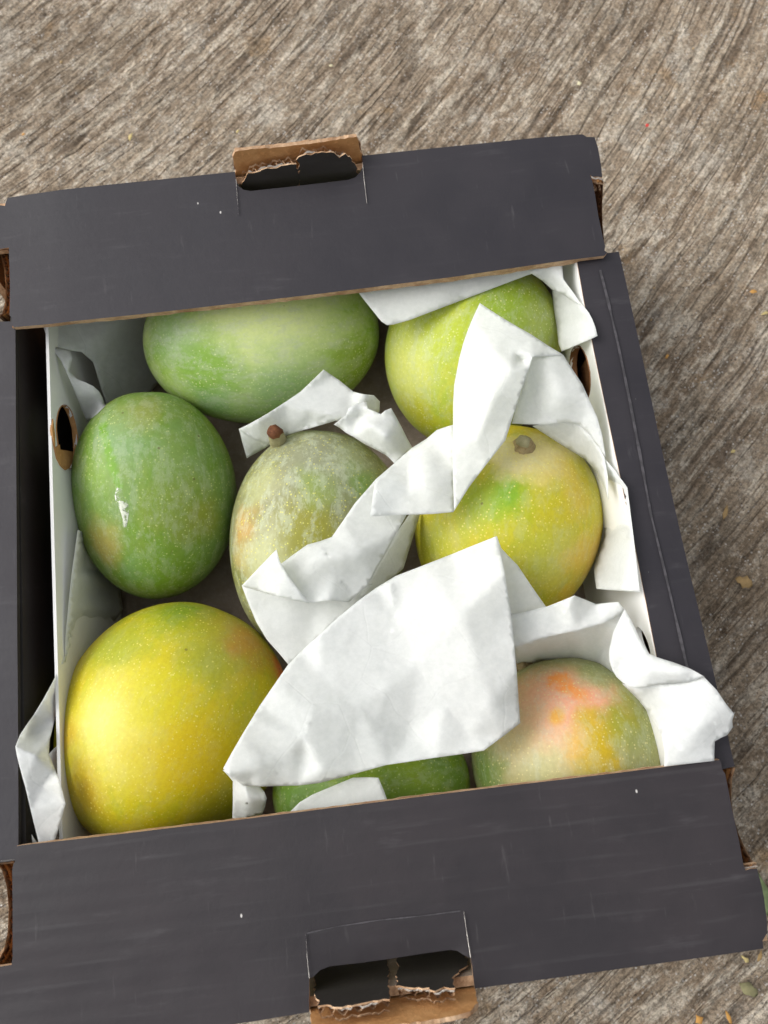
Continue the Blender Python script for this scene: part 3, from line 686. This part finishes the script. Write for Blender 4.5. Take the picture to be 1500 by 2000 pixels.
mango('grey green mango with a pink and orange blush, in the near right corner', (1112,1482), 207, 188, 100, .055, .88, .01, seed=8,
      skin=dict(c1=(.33,.34,.12), c2=(.38,.37,.15), c3=(.29,.31,.10), dots=(.68,.62,.28), bloom=.20, brown=.15, dotamt=.7,
        patches=[(1060,1430,130,(.58,.44,.23),.9,.9),(1055,1350,85,(.64,.38,.21),.9,.9),(1110,1365,85,(.72,.36,.22),.9,.9),(1150,1385,55,(.74,.34,.21),.85,.9),(1088,1326,20,(.80,.28,.05),.85,.7),(1110,1340,22,(.80,.28,.05),.85,.7),(1132,1355,18,(.78,.29,.07),.8,.7),(1165,1420,40,(.55,.36,.03),.8,.7),(1175,1465,50,(.50,.35,.015),.9,.6),(1130,1470,35,(.68,.40,.12),.7,.9),(1220,1410,45,(.32,.31,.015),.85,.7),(1255,1440,50,(.27,.30,.10),.7,.8),(1050,1510,60,(.44,.43,.19),.7,.8),(945,1500,50,(.16,.26,.05),.85,.8),(1085,1398,16,(.70,.36,.05),.8,.6),(1180,1310,60,(.27,.31,.12),.7,.8)]),
      stem=dict(at=(1014,1290), tip=(1010,1287), rise=.002, rad=(.0065,.005,.004,.003), cap=1, mats=(STEM, STEM)))
# wet juice streak on the dark green mango; its whitish colour paints in the highlight
bv = [BVHTree.FromPolygons([tuple(p) for p in W], f) for W, f in mango_objs]
def skinhit(px, py):
    d = Vector(ray(px, py)); d.normalize(); best = None
    for b in bv:
        h = b.ray_cast(Vector(CAM), d)
        if h[0] is not None and (best is None or h[3] < best): best = h[3]
    if best is None: return None
    return -float((np.array(d)*best).dot(CR[:,2]))                # depth along the camera axis
def film():
    pts = [(228,952),(238,955),(240,970),(250,980),(252,1000),(249,1020),(246,1034),(238,1034),(240,1015),(234,995),(227,985),(224,968)]
    v, f = tri2d(pts, 4); V = []
    bb = np.array(dense(pts, 2))
    for q in v:
        e = min(1, np.sqrt(((bb-q)**2).sum(1).min())/5)
        V.append(CAM+ray(*q)*(skinhit(*q)-.0001-.0005*e*(.6+.8*fnoise(q[0]*.3, q[1]*.3, 3, 2))))
    s = NT('juice_painted_glint'); nn = s.noise(s.tc(), 260, 4, .6)
    m = s.done(s.bsdf((.72,.76,.62), .12, .8, s.bump(nn, .6, .001), Alpha=s.rng(nn, .42, .60, .05, .9)))
    r = [o for o in bpy.data.objects if o.name == 'mango.002'][0]
    o = mesh('juice_glint_streak', V, f, m); mw = r.matrix_world.copy()
    o.data.transform(mw.inverted()); o.parent = r
film()

# ------------------------------------------------------------------ white wrapping paper
def depth_of(px, py, z):
    p = P(px, py, z); return -float((p-CAM).dot(CR[:,2]))
def sheet_piece(ctrl, inner=(), creases=(), z=.09, dz=3., step=9, crump=1.0, seed=0, smooth=3, clear=.0012, clamp=True):
    """a sheet of paper: outline and inner points as (x, y[, height]) ; height: metres above the ground, or 'm4' = 4 mm off the fruit below"""
    def dep(c):
        v = c[2] if len(c) > 2 else 'm%g' % dz
        if isinstance(v, str):
            h = skinhit(c[0], c[1]); dd = depth_of(c[0], c[1], z)
            return min(h, dd) - float(v[1:])*.001 if h is not None and h < dd+.02 else dd
        return depth_of(c[0], c[1], v)
    cp = [(c[0], c[1]) for c in ctrl]; ip = [(c[0], c[1]) for c in inner]
    D = [dep(c) for c in ctrl]+[dep(c) for c in inner]
    n = len(cp); allp = cp+ip
    ce = []
    def find(q): return min(range(len(allp)), key=lambda i: (allp[i][0]-q[0])**2+(allp[i][1]-q[1])**2)
    for cr in creases: 
        ids = [find(q) for q in cr]; ce += [(ids[i], ids[i+1]) for i in range(len(ids)-1)]
    v, e, f, ov, _, _ = delaunay_2d_cdt([Vector(p) for p in allp], [(i, (i+1) % n) for i in range(n)]+ce, [list(range(n))], 1, 1e-6)
    cv = np.array([(p.x, p.y) for p in v]); cd = np.array([D[o[0]] if o else np.mean(D) for o in ov]); cf = np.array([t for t in f])
    cl = [[allp[find(q)] for q in cr] for cr in creases]
    pv, pf = tri2d(cp, step, extra=(), creases=cl)
    A, B, C = cv[cf[:,0]], cv[cf[:,1]], cv[cf[:,2]]
    den = (B[:,1]-C[:,1])*(A[:,0]-C[:,0])+(C[:,0]-B[:,0])*(A[:,1]-C[:,1]); den[abs(den) < 1e-9] = 1e-9
    dd = np.zeros(len(pv))
    for i, q in enumerate(pv):
        l1 = ((B[:,1]-C[:,1])*(q[0]-C[:,0])+(C[:,0]-B[:,0])*(q[1]-C[:,1]))/den
        l2 = ((C[:,1]-A[:,1])*(q[0]-C[:,0])+(A[:,0]-C[:,0])*(q[1]-C[:,1]))/den
        mn = np.minimum(np.minimum(l1, l2), 1-l1-l2); k = int(mn.argmax())
        a_, b_ = l1[k], l2[k]; dd[i] = a_*cd[cf[k,0]]+b_*cd[cf[k,1]]+(1-a_-b_)*cd[cf[k,2]]
    hits = np.array([h if clamp and (h := skinhit(*q)) is not None else 9. for q in pv])
    nb = [set() for _ in pv]
    for t in pf:
        for i in range(len(t)): nb[t[i]].add(t[(i+1) % len(t)]); nb[t[(i+1) % len(t)]].add(t[i])
    nb = [list(s) for s in nb]
    bds = {a for ed in boundary(pf) for a in ed}
    dd = np.minimum(dd, hits-clear)
    for _ in range(smooth):
        dd = np.array([dd[i] if i in bds else .5*dd[i]+.5*np.mean(dd[nb[i]]) for i in range(len(dd))])
    x, y = pv[:,0], pv[:,1]
    wx = x+30*fnoise(x*.012, y*.012, seed+1, 2); wy = y+30*fnoise(x*.012, y*.012, seed+2, 2)
    r1 = np.abs(fnoise(wx*.011, wy*.011, seed+5, 2)-.5)*2; r2 = np.abs(fnoise(wx*.03+wy*.01, wy*.03-wx*.01, seed+6, 2)-.5)*2
    dd = dd + crump*(.0013*(r1-.35) + .0004*(r2-.35)) 
    dd = np.minimum(dd, hits-clear*.6)
    V = np.array([CAM+ray(*q)*d for q, d in zip(pv, dd)])
    return V, pf
def paper(label, pieces, loc=None):
    V, Fc = [], []; k = 0
    for i, pc_ in enumerate(pieces):
        kw = dict(pc_); ctrl = kw.pop('c'); v, f = sheet_piece(ctrl, seed=int(ctrl[0][0])+i, **kw)
        V.append(v); Fc += [[a+k for a in t] for t in f]; k += len(v)
    V = np.concatenate(V); L = (V.min(0)+V.max(0))/2; L[2] = V[:,2].min()
    o = mesh('wrapping_paper', V, Fc, PAPER, loc=L)
    bm = bmesh.new(); bm.from_mesh(o.data); bmesh.ops.recalc_face_normals(bm, faces=bm.faces); bm.to_mesh(o.data); bm.free()
    so_ = o.modifiers.new('thickness', 'SOLIDIFY'); so_.thickness = .00018; so_.offset = 0
    return tag(o, label, 'paper', 'white wrapping papers among the mangoes')

# far right sheet tucked under the far panel
paper('white paper tucked under the far end panel over the far right mango', [
    dict(c=[(700,560,.106),(702,574,.106),(716,592,.104),(732,612,.103),(745,628,.102),(756,635,.1015),(768,634,.101),(800,625,.102),(850,606,.103),(900,587,'m2'),(950,568,'m2'),(1000,549,'m2'),(1040,534,'m3'),(1062,520,.108),(1064,500,.108),(900,525,.108)], dz=2, z=.1, crump=.6),
    dict(c=[(1035,532,.107),(1062,518,.109),(1080,505,.110),(1097,500,.110),(1100,545,.109),(1120,572,.108),(1138,598,.110),(1120,590,.106),(1100,575,.102),(1078,565,.100),(1060,549,.100)], z=.1, crump=.5),
    dict(c=[(1078,560,.090),(1096,555,.098),(1118,573,.105),(1139,597,.111),(1150,611,.1135),(1157,624,.114),(1163,640,.115),(1167,656,.115),(1152,663,.113),(1130,672,.107),(1112,680,.10),(1097,686,.090),(1091,672,.085),(1088,640,.083),(1082,605,.083)], z=.09, crump=.4),
])
paper('long twisted white paper peaking over the far right mango and running down to the middle', [
    dict(c=[(1040,832,.095),(1066,827,.1),(1100,824,.104),(1130,826,.106),(1150,848,.107),(1168,870,.107),(1180,892,.108),(1187,930,.108),(1188,975,.105),(1180,950,.10),(1165,920,.092),(1143,897,.086),(1112,878,.086),(1083,860,.090)], z=.1, crump=.6, step=8),
    dict(c=[(803,1000,.078),(822,1000,.072),(812,1030,.07),(800,1070,.068),(788,1110,.068),(760,1135,.07),(720,1180,.075),(650,1230,.08),(690,1170,.084),(740,1100,.085),(775,1040,.086)], z=.07, crump=.5, clear=.0006),
    dict(c=[(472,1144,'m3'),(486,1180,'m3'),(500,1214,.09),(521,1249,.09),(545,1276,.088),(565,1300,.088),(600,1270,'m4'),(640,1230,'m4'),(700,1178,'m4'),(728,1140,'m4'),(700,1150,'m3'),(640,1160,'m3'),(560,1160,'m4')], inner=[(560,1220,'m3'),(620,1200,'m2')], dz=3, z=.088, crump=.8),
    dict(c=[(735,935,'m8'),(715,958,'m6'),(693,983,'m5'),(668,1020,'m4'),(648,1049,'m4'),(626,1057,'m5'),(600,1064,'m6'),(572,1084,'m7'),(545,1104,'m7'),(552,1125,'m7'),(570,1150,'m7'),(598,1176,'m6'),(612,1177,'m6'),(640,1172,'m8'),(682,1176,'m6'),(705,1156,'m8'),(718,1144,'m8'),(727,1127,'m9'),(742,1100,'m10'),(757,1074,.100),(775,1040,.101),(795,1004,.101),(800,960,.105),(770,930,.104)],
         inner=[(640,1085,'m12'),(632,1060,'m7'),(655,1120,'m6'),(690,1160,'m12'),(700,1080,'m10')], creases=[[(626,1057),(640,1085),(655,1120),(690,1160)]], z=.1, crump=.9, step=8),
    dict(c=[(540,1073,'m17'),(506,1108,'m10'),(472,1144,'m5'),(500,1153,'m7'),(540,1164,'m9'),(575,1172,'m9'),(604,1178,'m8'),(582,1150,'m13'),(560,1122,'m16'),(546,1096,'m18')], z=.1, dz=8, crump=.3, step=7),
    dict(c=[(887,829,.108),(870,834,.106),(853,840,.103),(833,857,.10),(803,876,.098),(770,905,.100),(733,937,'m11'),(728,970,'m13'),(723,1009,'m14'),(760,1007,.109),(800,1005,.109),(845,1004,.108),(886,1000,.108),(890,920,.109)], inner=[(830,930,.113),(800,960,.109)], creases=[[(803,876),(800,960),(800,1005)]], z=.1, crump=1.0),
    dict(c=[(1032,698,.124),(1065,694,.122),(1100,693,.120),(1117,720,.118),(1137,750,.117),(1152,783,.116),(1167,817,.114),(1176,850,.111),(1183,893,.108),(1168,872,.107),(1150,848,.107),(1130,828,.107),(1100,826,.108),(1067,829,.108),(1035,829,.108),(1000,827,.109),(1008,795,.114),(1020,760,.118)], inner=[(1050,765,.112),(1058,815,.108),(1095,770,.119)], creases=[[(1032,698),(1050,765),(1058,815)]], z=.11, crump=.7),
    dict(c=[(937,592,.116),(958,606,.117),(983,622,.119),(1010,638,.121),(1037,653,.122),(1070,675,.122),(1100,693,.121),(1065,696,.123),(1040,697,.127),(1033,720,.126),(1017,767,.124),(1000,820,.119),(987,860,.116),(950,907,.113),(917,950,.110),(887,998,.109),(885,940,.110),(884,880,.111),(885,830,.112),(885,790,.112),(887,753,.113),(897,700,.114),(905,670,.115),(913,647,.115),(924,620,.116)],
         inner=[(960,680,.124),(925,700,.118),(1005,690,.125),(960,780,.126),(1018,703,.121),(930,860,.117),(1000,720,.128)], creases=[[(1005,690),(1018,703),(1040,697)],[(960,680),(925,700),(930,860)]], z=.112, crump=.8, step=7, smooth=1),
])
paper('small white paper scrap standing between the far left and middle mangoes', [
    dict(c=[(467,838,.075),(474,866,.066),(482,895,.058),(500,885,.06),(523,872,.064),(527,868,.07),(505,858,.075),(483,845,.078)], z=.07, crump=.4, step=6),
    dict(c=[(632,722,'m5'),(648,733,'m5'),(663,743,'m5'),(690,765,'m4'),(710,770,.094),(730,772,.09),(742,784,.084),(741,805,.08),(715,812,.084),(690,818,.086),(655,822,.085),(607,836,.08),(582,843,.077),(560,850,.075),(527,868,.072),(500,861,.074),(480,850,.076),(466,838,.078),(483,830,.082),(505,818,'m3'),(527,805,'m3'),(556,786,'m3'),(587,765,'m4')], inner=[(600,800,'m4'),(640,810,.088),(610,826,.080)], creases=[[(560,850),(610,826),(640,810),(690,818)]], z=.088, dz=4, crump=.7, step=7),
])
paper('rolled white paper end wedged between the far and middle mangoes', [
    dict(c=[(652,829,.089),(664,820,.094),(675,812,.096),(680,798,.098),(697,788,.098),(716,784,.095),(718,798,.099),(730,803,.1),(744,809,.099),(752,802,.102),(764,797,.1),(774,815,.098),(784,834,.095),(795,856,.09),(805,874,.087),(788,890,.090),(771,906,'m4'),(762,896,'m4'),(753,888,'m4'),(732,877,'m4'),(710,866,'m3'),(692,854,'m3'),(677,846,'m3'),(664,836,.086)],
         inner=[(700,812,.092),(720,830,.103),(755,850,.104),(690,806,.1),(740,860,.098)], creases=[[(675,812),(700,812),(744,809)],[(720,830),(755,850)]], z=.09, crump=.5, step=6),
])
paper('large crumpled white sheet spread across the four mangoes at the near end', [
    dict(c=[(970,1047,'m16'),(979,1071,'m10'),(995,1088,'m6'),(1011,1104,'m4'),(1035,1140,'m4'),(1060,1176,'m5'),(1085,1210,.098),(1060,1214,.098),(1030,1216,.098),(1002,1219,.1),(985,1200,.1),(975,1130,'m6')], z=.1, crump=.4, step=7),
    dict(c=[(435,1504,.104),(446,1515,.103),(455,1526,.1),(455,1560,.096),(454,1602,.088),(480,1600,.09),(512,1590,.094),(518,1574,.096),(521,1559,.1),(516,1546,.1),(508,1537,.1),(475,1533,.104),(470,1510,.106)], inner=[(485,1560,.104)], creases=[[(475,1533),(485,1560),(480,1600)]], z=.09, crump=.8, step=6),
    dict(c=[(970,1047,'m19'),(925,1065,'m14'),(881,1083,'m10'),(825,1105,.106),(773,1125,.104),(735,1148,.102),(699,1174,'m8'),(660,1206,'m8'),(624,1240,'m9'),(592,1268,.1),(563,1298,.103),(535,1338,.106),(507,1379,'m6'),(488,1410,'m5'),(470,1440,'m5'),(450,1475,'m6'),(436,1501,'m7'),(448,1514,'m10'),(475,1534,'m12'),(508,1536,.107),(540,1535,.104),(582,1534,'m6'),(624,1529,'m5'),(690,1512,'m4'),(755,1494,'m4'),(850,1480,'m5'),(900,1473,'m6'),(945,1466,.106),(980,1440,'m9'),(1016,1412,'m12'),(1013,1370,'m14'),(1009,1310,.115),(1004,1255,.116),(999,1205,.116),(986,1120,'m16')],
         inner=[(762,1140,.1065),(772,1200,.106),(757,1260,.1045),(815,1305,.106),(870,1375,.1055),(920,1440,.104),(900,1200,.120),(930,1290,.117),(960,1380,.111),(620,1320,.104),(700,1380,.105),(610,1395,.110),(592,1440,.111),(630,1505,.109),(598,1470,.104),(800,1430,.099),(560,1480,.108),(500,1500,.113),(540,1512,.108),(690,1260,.104)],
         creases=[[(762,1140),(772,1200),(757,1260),(815,1305),(870,1375),(920,1440)],[(610,1395),(592,1440),(630,1505)],[(500,1500),(540,1512)]], z=.105, dz=4, crump=.8, step=8, smooth=2),
])
paper('curling white paper draped over the near right rim of the box', [
    dict(c=[(994,1200,.100),(1030,1194,.102),(1070,1184,.104),(1095,1174,.108),(1122,1163,.111),(1140,1170,.107),(1164,1180,.104),(1190,1177,.108),(1208,1176,.110),(1220,1190,.109),(1200,1206,.107),(1180,1216,.107),(1124,1232,.106),(1060,1245,.104),(1003,1266,.102),(998,1235,.104)], inner=[(1093,1204,.104),(1110,1190,.110)], creases=[[(1122,1163),(1110,1190),(1093,1204)]], z=.105, crump=.5, step=7),
    dict(c=[(1003,1262,.099),(1060,1241,.101),(1124,1228,.102),(1180,1212,.103),(1218,1190,.104),(1212,1240,.100),(1210,1290,.095),(1232,1340,.09),(1262,1378,.088),(1270,1420,.06),(1220,1350,.055),(1160,1305,.052),(1110,1290,.050),(1060,1292,.050),(1010,1300,.050)], z=.09, crump=.5, step=8, clamp=False),
    dict(c=[(1215,1335,.100),(1244,1343,.106),(1284,1337,.112),(1332,1333,.118),(1374,1321,.124),(1400,1348,.126),(1416,1372,.126),(1426,1385,.125),(1434,1394,.124),(1430,1407,.123),(1431,1420,.121),(1420,1436,.119),(1408,1441,.119),(1396,1448,.118),(1395,1470,.117),(1395,1486,.1165),(1340,1492,.1168),(1297,1497,.1165),(1298,1470,.116),(1293,1440,.114),(1284,1420,.110),(1268,1395,.096),(1252,1372,.095),(1230,1350,.097)],
         inner=[(1330,1390,.120),(1352,1440,.121),(1306,1424,.117),(1334,1470,.117),(1392,1400,.126),(1396,1430,.120),(1365,1360,.124)], creases=[[(1284,1420),(1306,1424),(1334,1470),(1340,1492)],[(1365,1360),(1392,1400),(1396,1430),(1396,1448)]], z=.11, crump=.9, step=8),
    dict(c=[(1220,1189,.112),(1235,1215,.113),(1248,1244,.115),(1258,1262,.116),(1266,1276,.117),(1284,1284,.119),(1316,1294,.122),(1348,1306,.125),(1375,1321,.126),(1352,1330,.122),(1332,1333,.119),(1284,1337,.114),(1262,1342,.112),(1244,1344,.110),(1229,1341,.109),(1216,1333,.108),(1204,1322,.108),(1196,1308,.108),(1190,1290,.108),(1190,1270,.109),(1198,1235,.110)],
         inner=[(1228,1278,.113),(1262,1268,.113),(1212,1302,.108),(1280,1308,.121),(1330,1315,.126)], creases=[[(1266,1276),(1228,1278),(1212,1302)]], z=.112, crump=.4, step=7),
])
paper('creased white paper poking up along the left wall beside the big yellow mango', [
    dict(c=[(94,1474,.102),(108,1460,.099),(119,1450,.095),(123,1490,.091),(127,1540,.088),(137,1590,.086),(160,1650,.070),(108,1650,.096),(95,1600,.101)], z=.08, crump=.5, step=7, clamp=False),
    dict(c=[(129,1276,.092),(115,1308,.099),(100,1338,.105),(84,1367,.109),(66,1396,.106),(52,1416,.110),(40,1434,.113),(30,1458,.117),(33,1475,.117),(37,1492,.116),(48,1532,.112),(60,1582,.108),(68,1615,.106),(78,1655,.106),(105,1650,.104),(120,1600,.106),(128,1570,.108),(122,1545,.110),(116,1526,.112),(109,1507,.108),(102,1490,.106),(95,1474,.109),(97,1445,.106),(107,1405,.099),(118,1360,.093),(128,1310,.090)],
         inner=[(70,1476,.117),(84,1534,.107),(99,1502,.110),(62,1430,.104)], creases=[[(30,1458),(70,1476),(102,1490)],[(84,1534),(99,1502)],[(84,1534),(116,1526)]], z=.1, crump=.5, step=6, smooth=1),
    dict(c=[(152,1035,.088),(146,1080,.09),(140,1122,.091),(133,1190,.093),(128,1246,.094),(127,1282,.094),(150,1300,.06),(190,1260,.03),(240,1190,.014),(230,1130,.014),(190,1080,.03),(165,1040,.06)], z=.08, crump=.5, step=8, clamp=False),
    dict(c=[(62,1630,.106),(68,1640,.105),(78,1652,.103),(64,1654,.103)], z=.1, crump=.2, step=5),
])
paper('soft white paper curling in the shaded far left corner', [
    dict(c=[(84,636,.098),(96,672,.094),(112,678,.09),(137,684,.084),(160,688,.076),(182,707,.066),(197,757,.055),(212,800,.042),(270,800,.024),(325,725,.016),(318,640,.03),(260,598,.06),(120,612,.085)], z=.06, crump=.6, step=9, clamp=False),
    dict(c=[(98,676,.094),(137,684,.088),(141,700,.089),(136,725,.088),(150,740,.086),(167,747,.085),(182,754,.083),(193,764,.08),(200,776,.076),(206,792,.070),(190,808,.066),(170,824,.062),(160,800,.07),(150,775,.080),(138,745,.088),(120,705,.093)], inner=[(165,770,.082)], z=.08, crump=.4, step=7),
])
paper('smooth white paper hanging over the right lining beside the blunt stalked mango', [
    dict(c=[(1181,896,.107),(1198,915,.111),(1213,936,.1155),(1225,952,.1155),(1231,1000,.1155),(1238,1055,.1155),(1250,1156,.1150),(1215,1154,.104),(1165,1150,.085),(1160,1110,.07),(1180,1050,.07),(1180,980,.07),(1176,930,.085)], z=.09, crump=.4, step=8, clamp=False),
])
paper('grey white paper corner lying on the hidden green mango at the near end panel', [
    dict(c=[(560,1592,.095),(585,1567,'m3'),(610,1552,'m3'),(650,1535,'m3'),(689,1519,'m4'),(715,1518,'m4'),(739,1519,'m5'),(750,1545,'m5'),(762,1578,'m5'),(660,1600,'m4')], z=.095, crump=.5, step=7),
])

# ------------------------------------------------------------------ litter on the concrete
def mat_bits(name, c):
    s = NT(name); n = s.noise(s.tc(), 300, 3); return s.done(s.bsdf(s.mix(s.rng(n, .3, .7), c, tuple(q*.7 for q in c)), .7, .25))
BM = {'straw': mat_bits('dry_straw_bit', (.62,.50,.22)), 'orange': mat_bits('orange_bit', (.60,.32,.09)), 'red': mat_bits('red_bit', (.62,.06,.05)),
      'leaf': mat_bits('dry_leaf', (.40,.27,.12)), 'green': mat_bits('faded_green_leaf', (.22,.28,.13)), 'olive': mat_bits('olive_leaf', (.27,.25,.13)), 'pale': mat_bits('pale_seed', (.66,.60,.40))}
def scrap(px, py, length, width, ang, m, label, cat, name, curl=.2):
    c = P(px, py, .0012); a = math.radians(ang-7); d = np.array([math.cos(a), math.sin(a), 0]); e = np.array([-d[1], d[0], 0])
    l = length*.00033; wd = width*.00033; n = 7; V = []; rr = random.Random(int(px*7+py))
    prof = [.15,.65,.95,1.,.8,.5,.08]
    for i in range(n):
        t = i/(n-1)*2-1; ww = wd/2*prof[i]*(1+rr.uniform(-.42,.35))
        for j in (-1, 0, 1):
            V.append(c+d*l/2*t+e*ww*j+np.array([0, 0, wd*curl*(j*j)*.5+.0008*(1-t*t)]))
    Fc = [[3*i+j, 3*i+j+1, 3*i+j+4, 3*i+j+3] for i in range(n-1) for j in range(2)]
    o = mesh(name, V, Fc, BM[m], loc=c)
    so_ = o.modifiers.new('thickness', 'SOLIDIFY'); so_.thickness = .0004
    return tag(o, label, cat, 'litter scattered on the concrete')
scrap(256,268,20,9,75,'straw','pale straw husk on the concrete above the far end panel','husk','seed_husk')
scrap(1264,246,9,8,40,'red','tiny red crumb on the concrete to the right of the box corner','crumb','red_crumb')
scrap(1131,165,11,10,10,'pale','tiny pale yellow crumb on the concrete above the box corner','crumb','yellow_crumb')
scrap(1471,571,15,12,0,'orange','orange leaf fragment at the right beside a straw sliver','leaf','leaf_scrap')
scrap(1493,613,16,7,20,'straw','straw sliver at the right margin under the orange fragment','straw','straw_bit')
scrap(1452,1137,34,22,155,'leaf','broad dry brown leaf scrap on the concrete right of the box','leaf','leaf_scrap')
scrap(1416,1000,30,9,70,'leaf','narrow curled brown leaf on the concrete above the broad scrap','leaf','leaf_scrap')
scrap(1431,882,10,7,30,'straw','tiny tan chip on the concrete right of the middle of the box','chip','wood_chip')
scrap(1302,697,10,8,60,'orange','small tan chip close to the right rim of the box','chip','wood_chip')
scrap(1454,1872,16,7,140,'straw','yellow leaf sliver just past the near right corner of the box','leaf','leaf_scrap')
scrap(1489,1745,74,24,100,'green','faded green leaf lying against the near right corner of the box','leaf','leaf_scrap')
scrap(1461,1931,34,20,150,'olive','olive brown leaf scrap below the near right corner','leaf','leaf_scrap')
scrap(1364,1990,16,12,120,'orange','orange chip at the bottom edge, left of its twin','chip','wood_chip')
scrap(1422,1986,22,8,110,'orange','long orange chip at the bottom edge toward the right','chip','wood_chip')
scrap(1483,1866,20,7,65,'leaf','brown twig bit touching the near right corner of the box','twig','twig_bit')
scrap(647,130,9,8,0,'pale','tiny pale grain on the concrete above the handle tab','grain','pale_grain')
scrap(465,258,8,7,50,'straw','tiny tan grain beside the far handle tab','grain','tan_grain')
scrap(47,264,7,6,30,'orange','tiny orange grain on the concrete at the far left','grain','orange_grain')
# countless fine grit
def grit():
    rs = np.random.RandomState(5); V = []; Fc = []
    oct_ = np.array([[1,0,0],[-1,0,0],[0,1,0],[0,-1,0],[0,0,1],[0,0,-1]], float); of = [[0,2,4],[2,1,4],[1,3,4],[3,0,4],[2,0,5],[1,2,5],[3,1,5],[0,3,5]]
    idx = []
    for k in range(2600):
        x = rs.uniform(-.33,.4); y = rs.uniform(-.32,.6); r = rs.uniform(.0003,.0008)*(1+(rs.rand() < .04))
        if xL-.02 < x < xR+.004 and yN-.004 < y < yF+.004: continue
        b = len(V); R3 = np.linalg.qr(rs.randn(3,3))[0]
        for q in oct_*np.array([1, .75, .55])*r*rs.uniform(.75,1.2,(6,1)): V.append(R3@q+np.array([x, y, .0002])); 
        Fc += [[i+b for i in t] for t in of]; idx += [int(rs.choice([0,0,0,1,1,2]))]*8
    o = mesh('grit', V, Fc, [mat_bits('grey_grit', (.5,.47,.42)), mat_bits('brown_grit', (.16,.11,.07)), mat_bits('tan_grit', (.48,.34,.18))], idx=idx, smooth=False)
    tag(o, 'fine grey and brown grit strewn over the concrete', 'grit', kind='stuff')
grit()
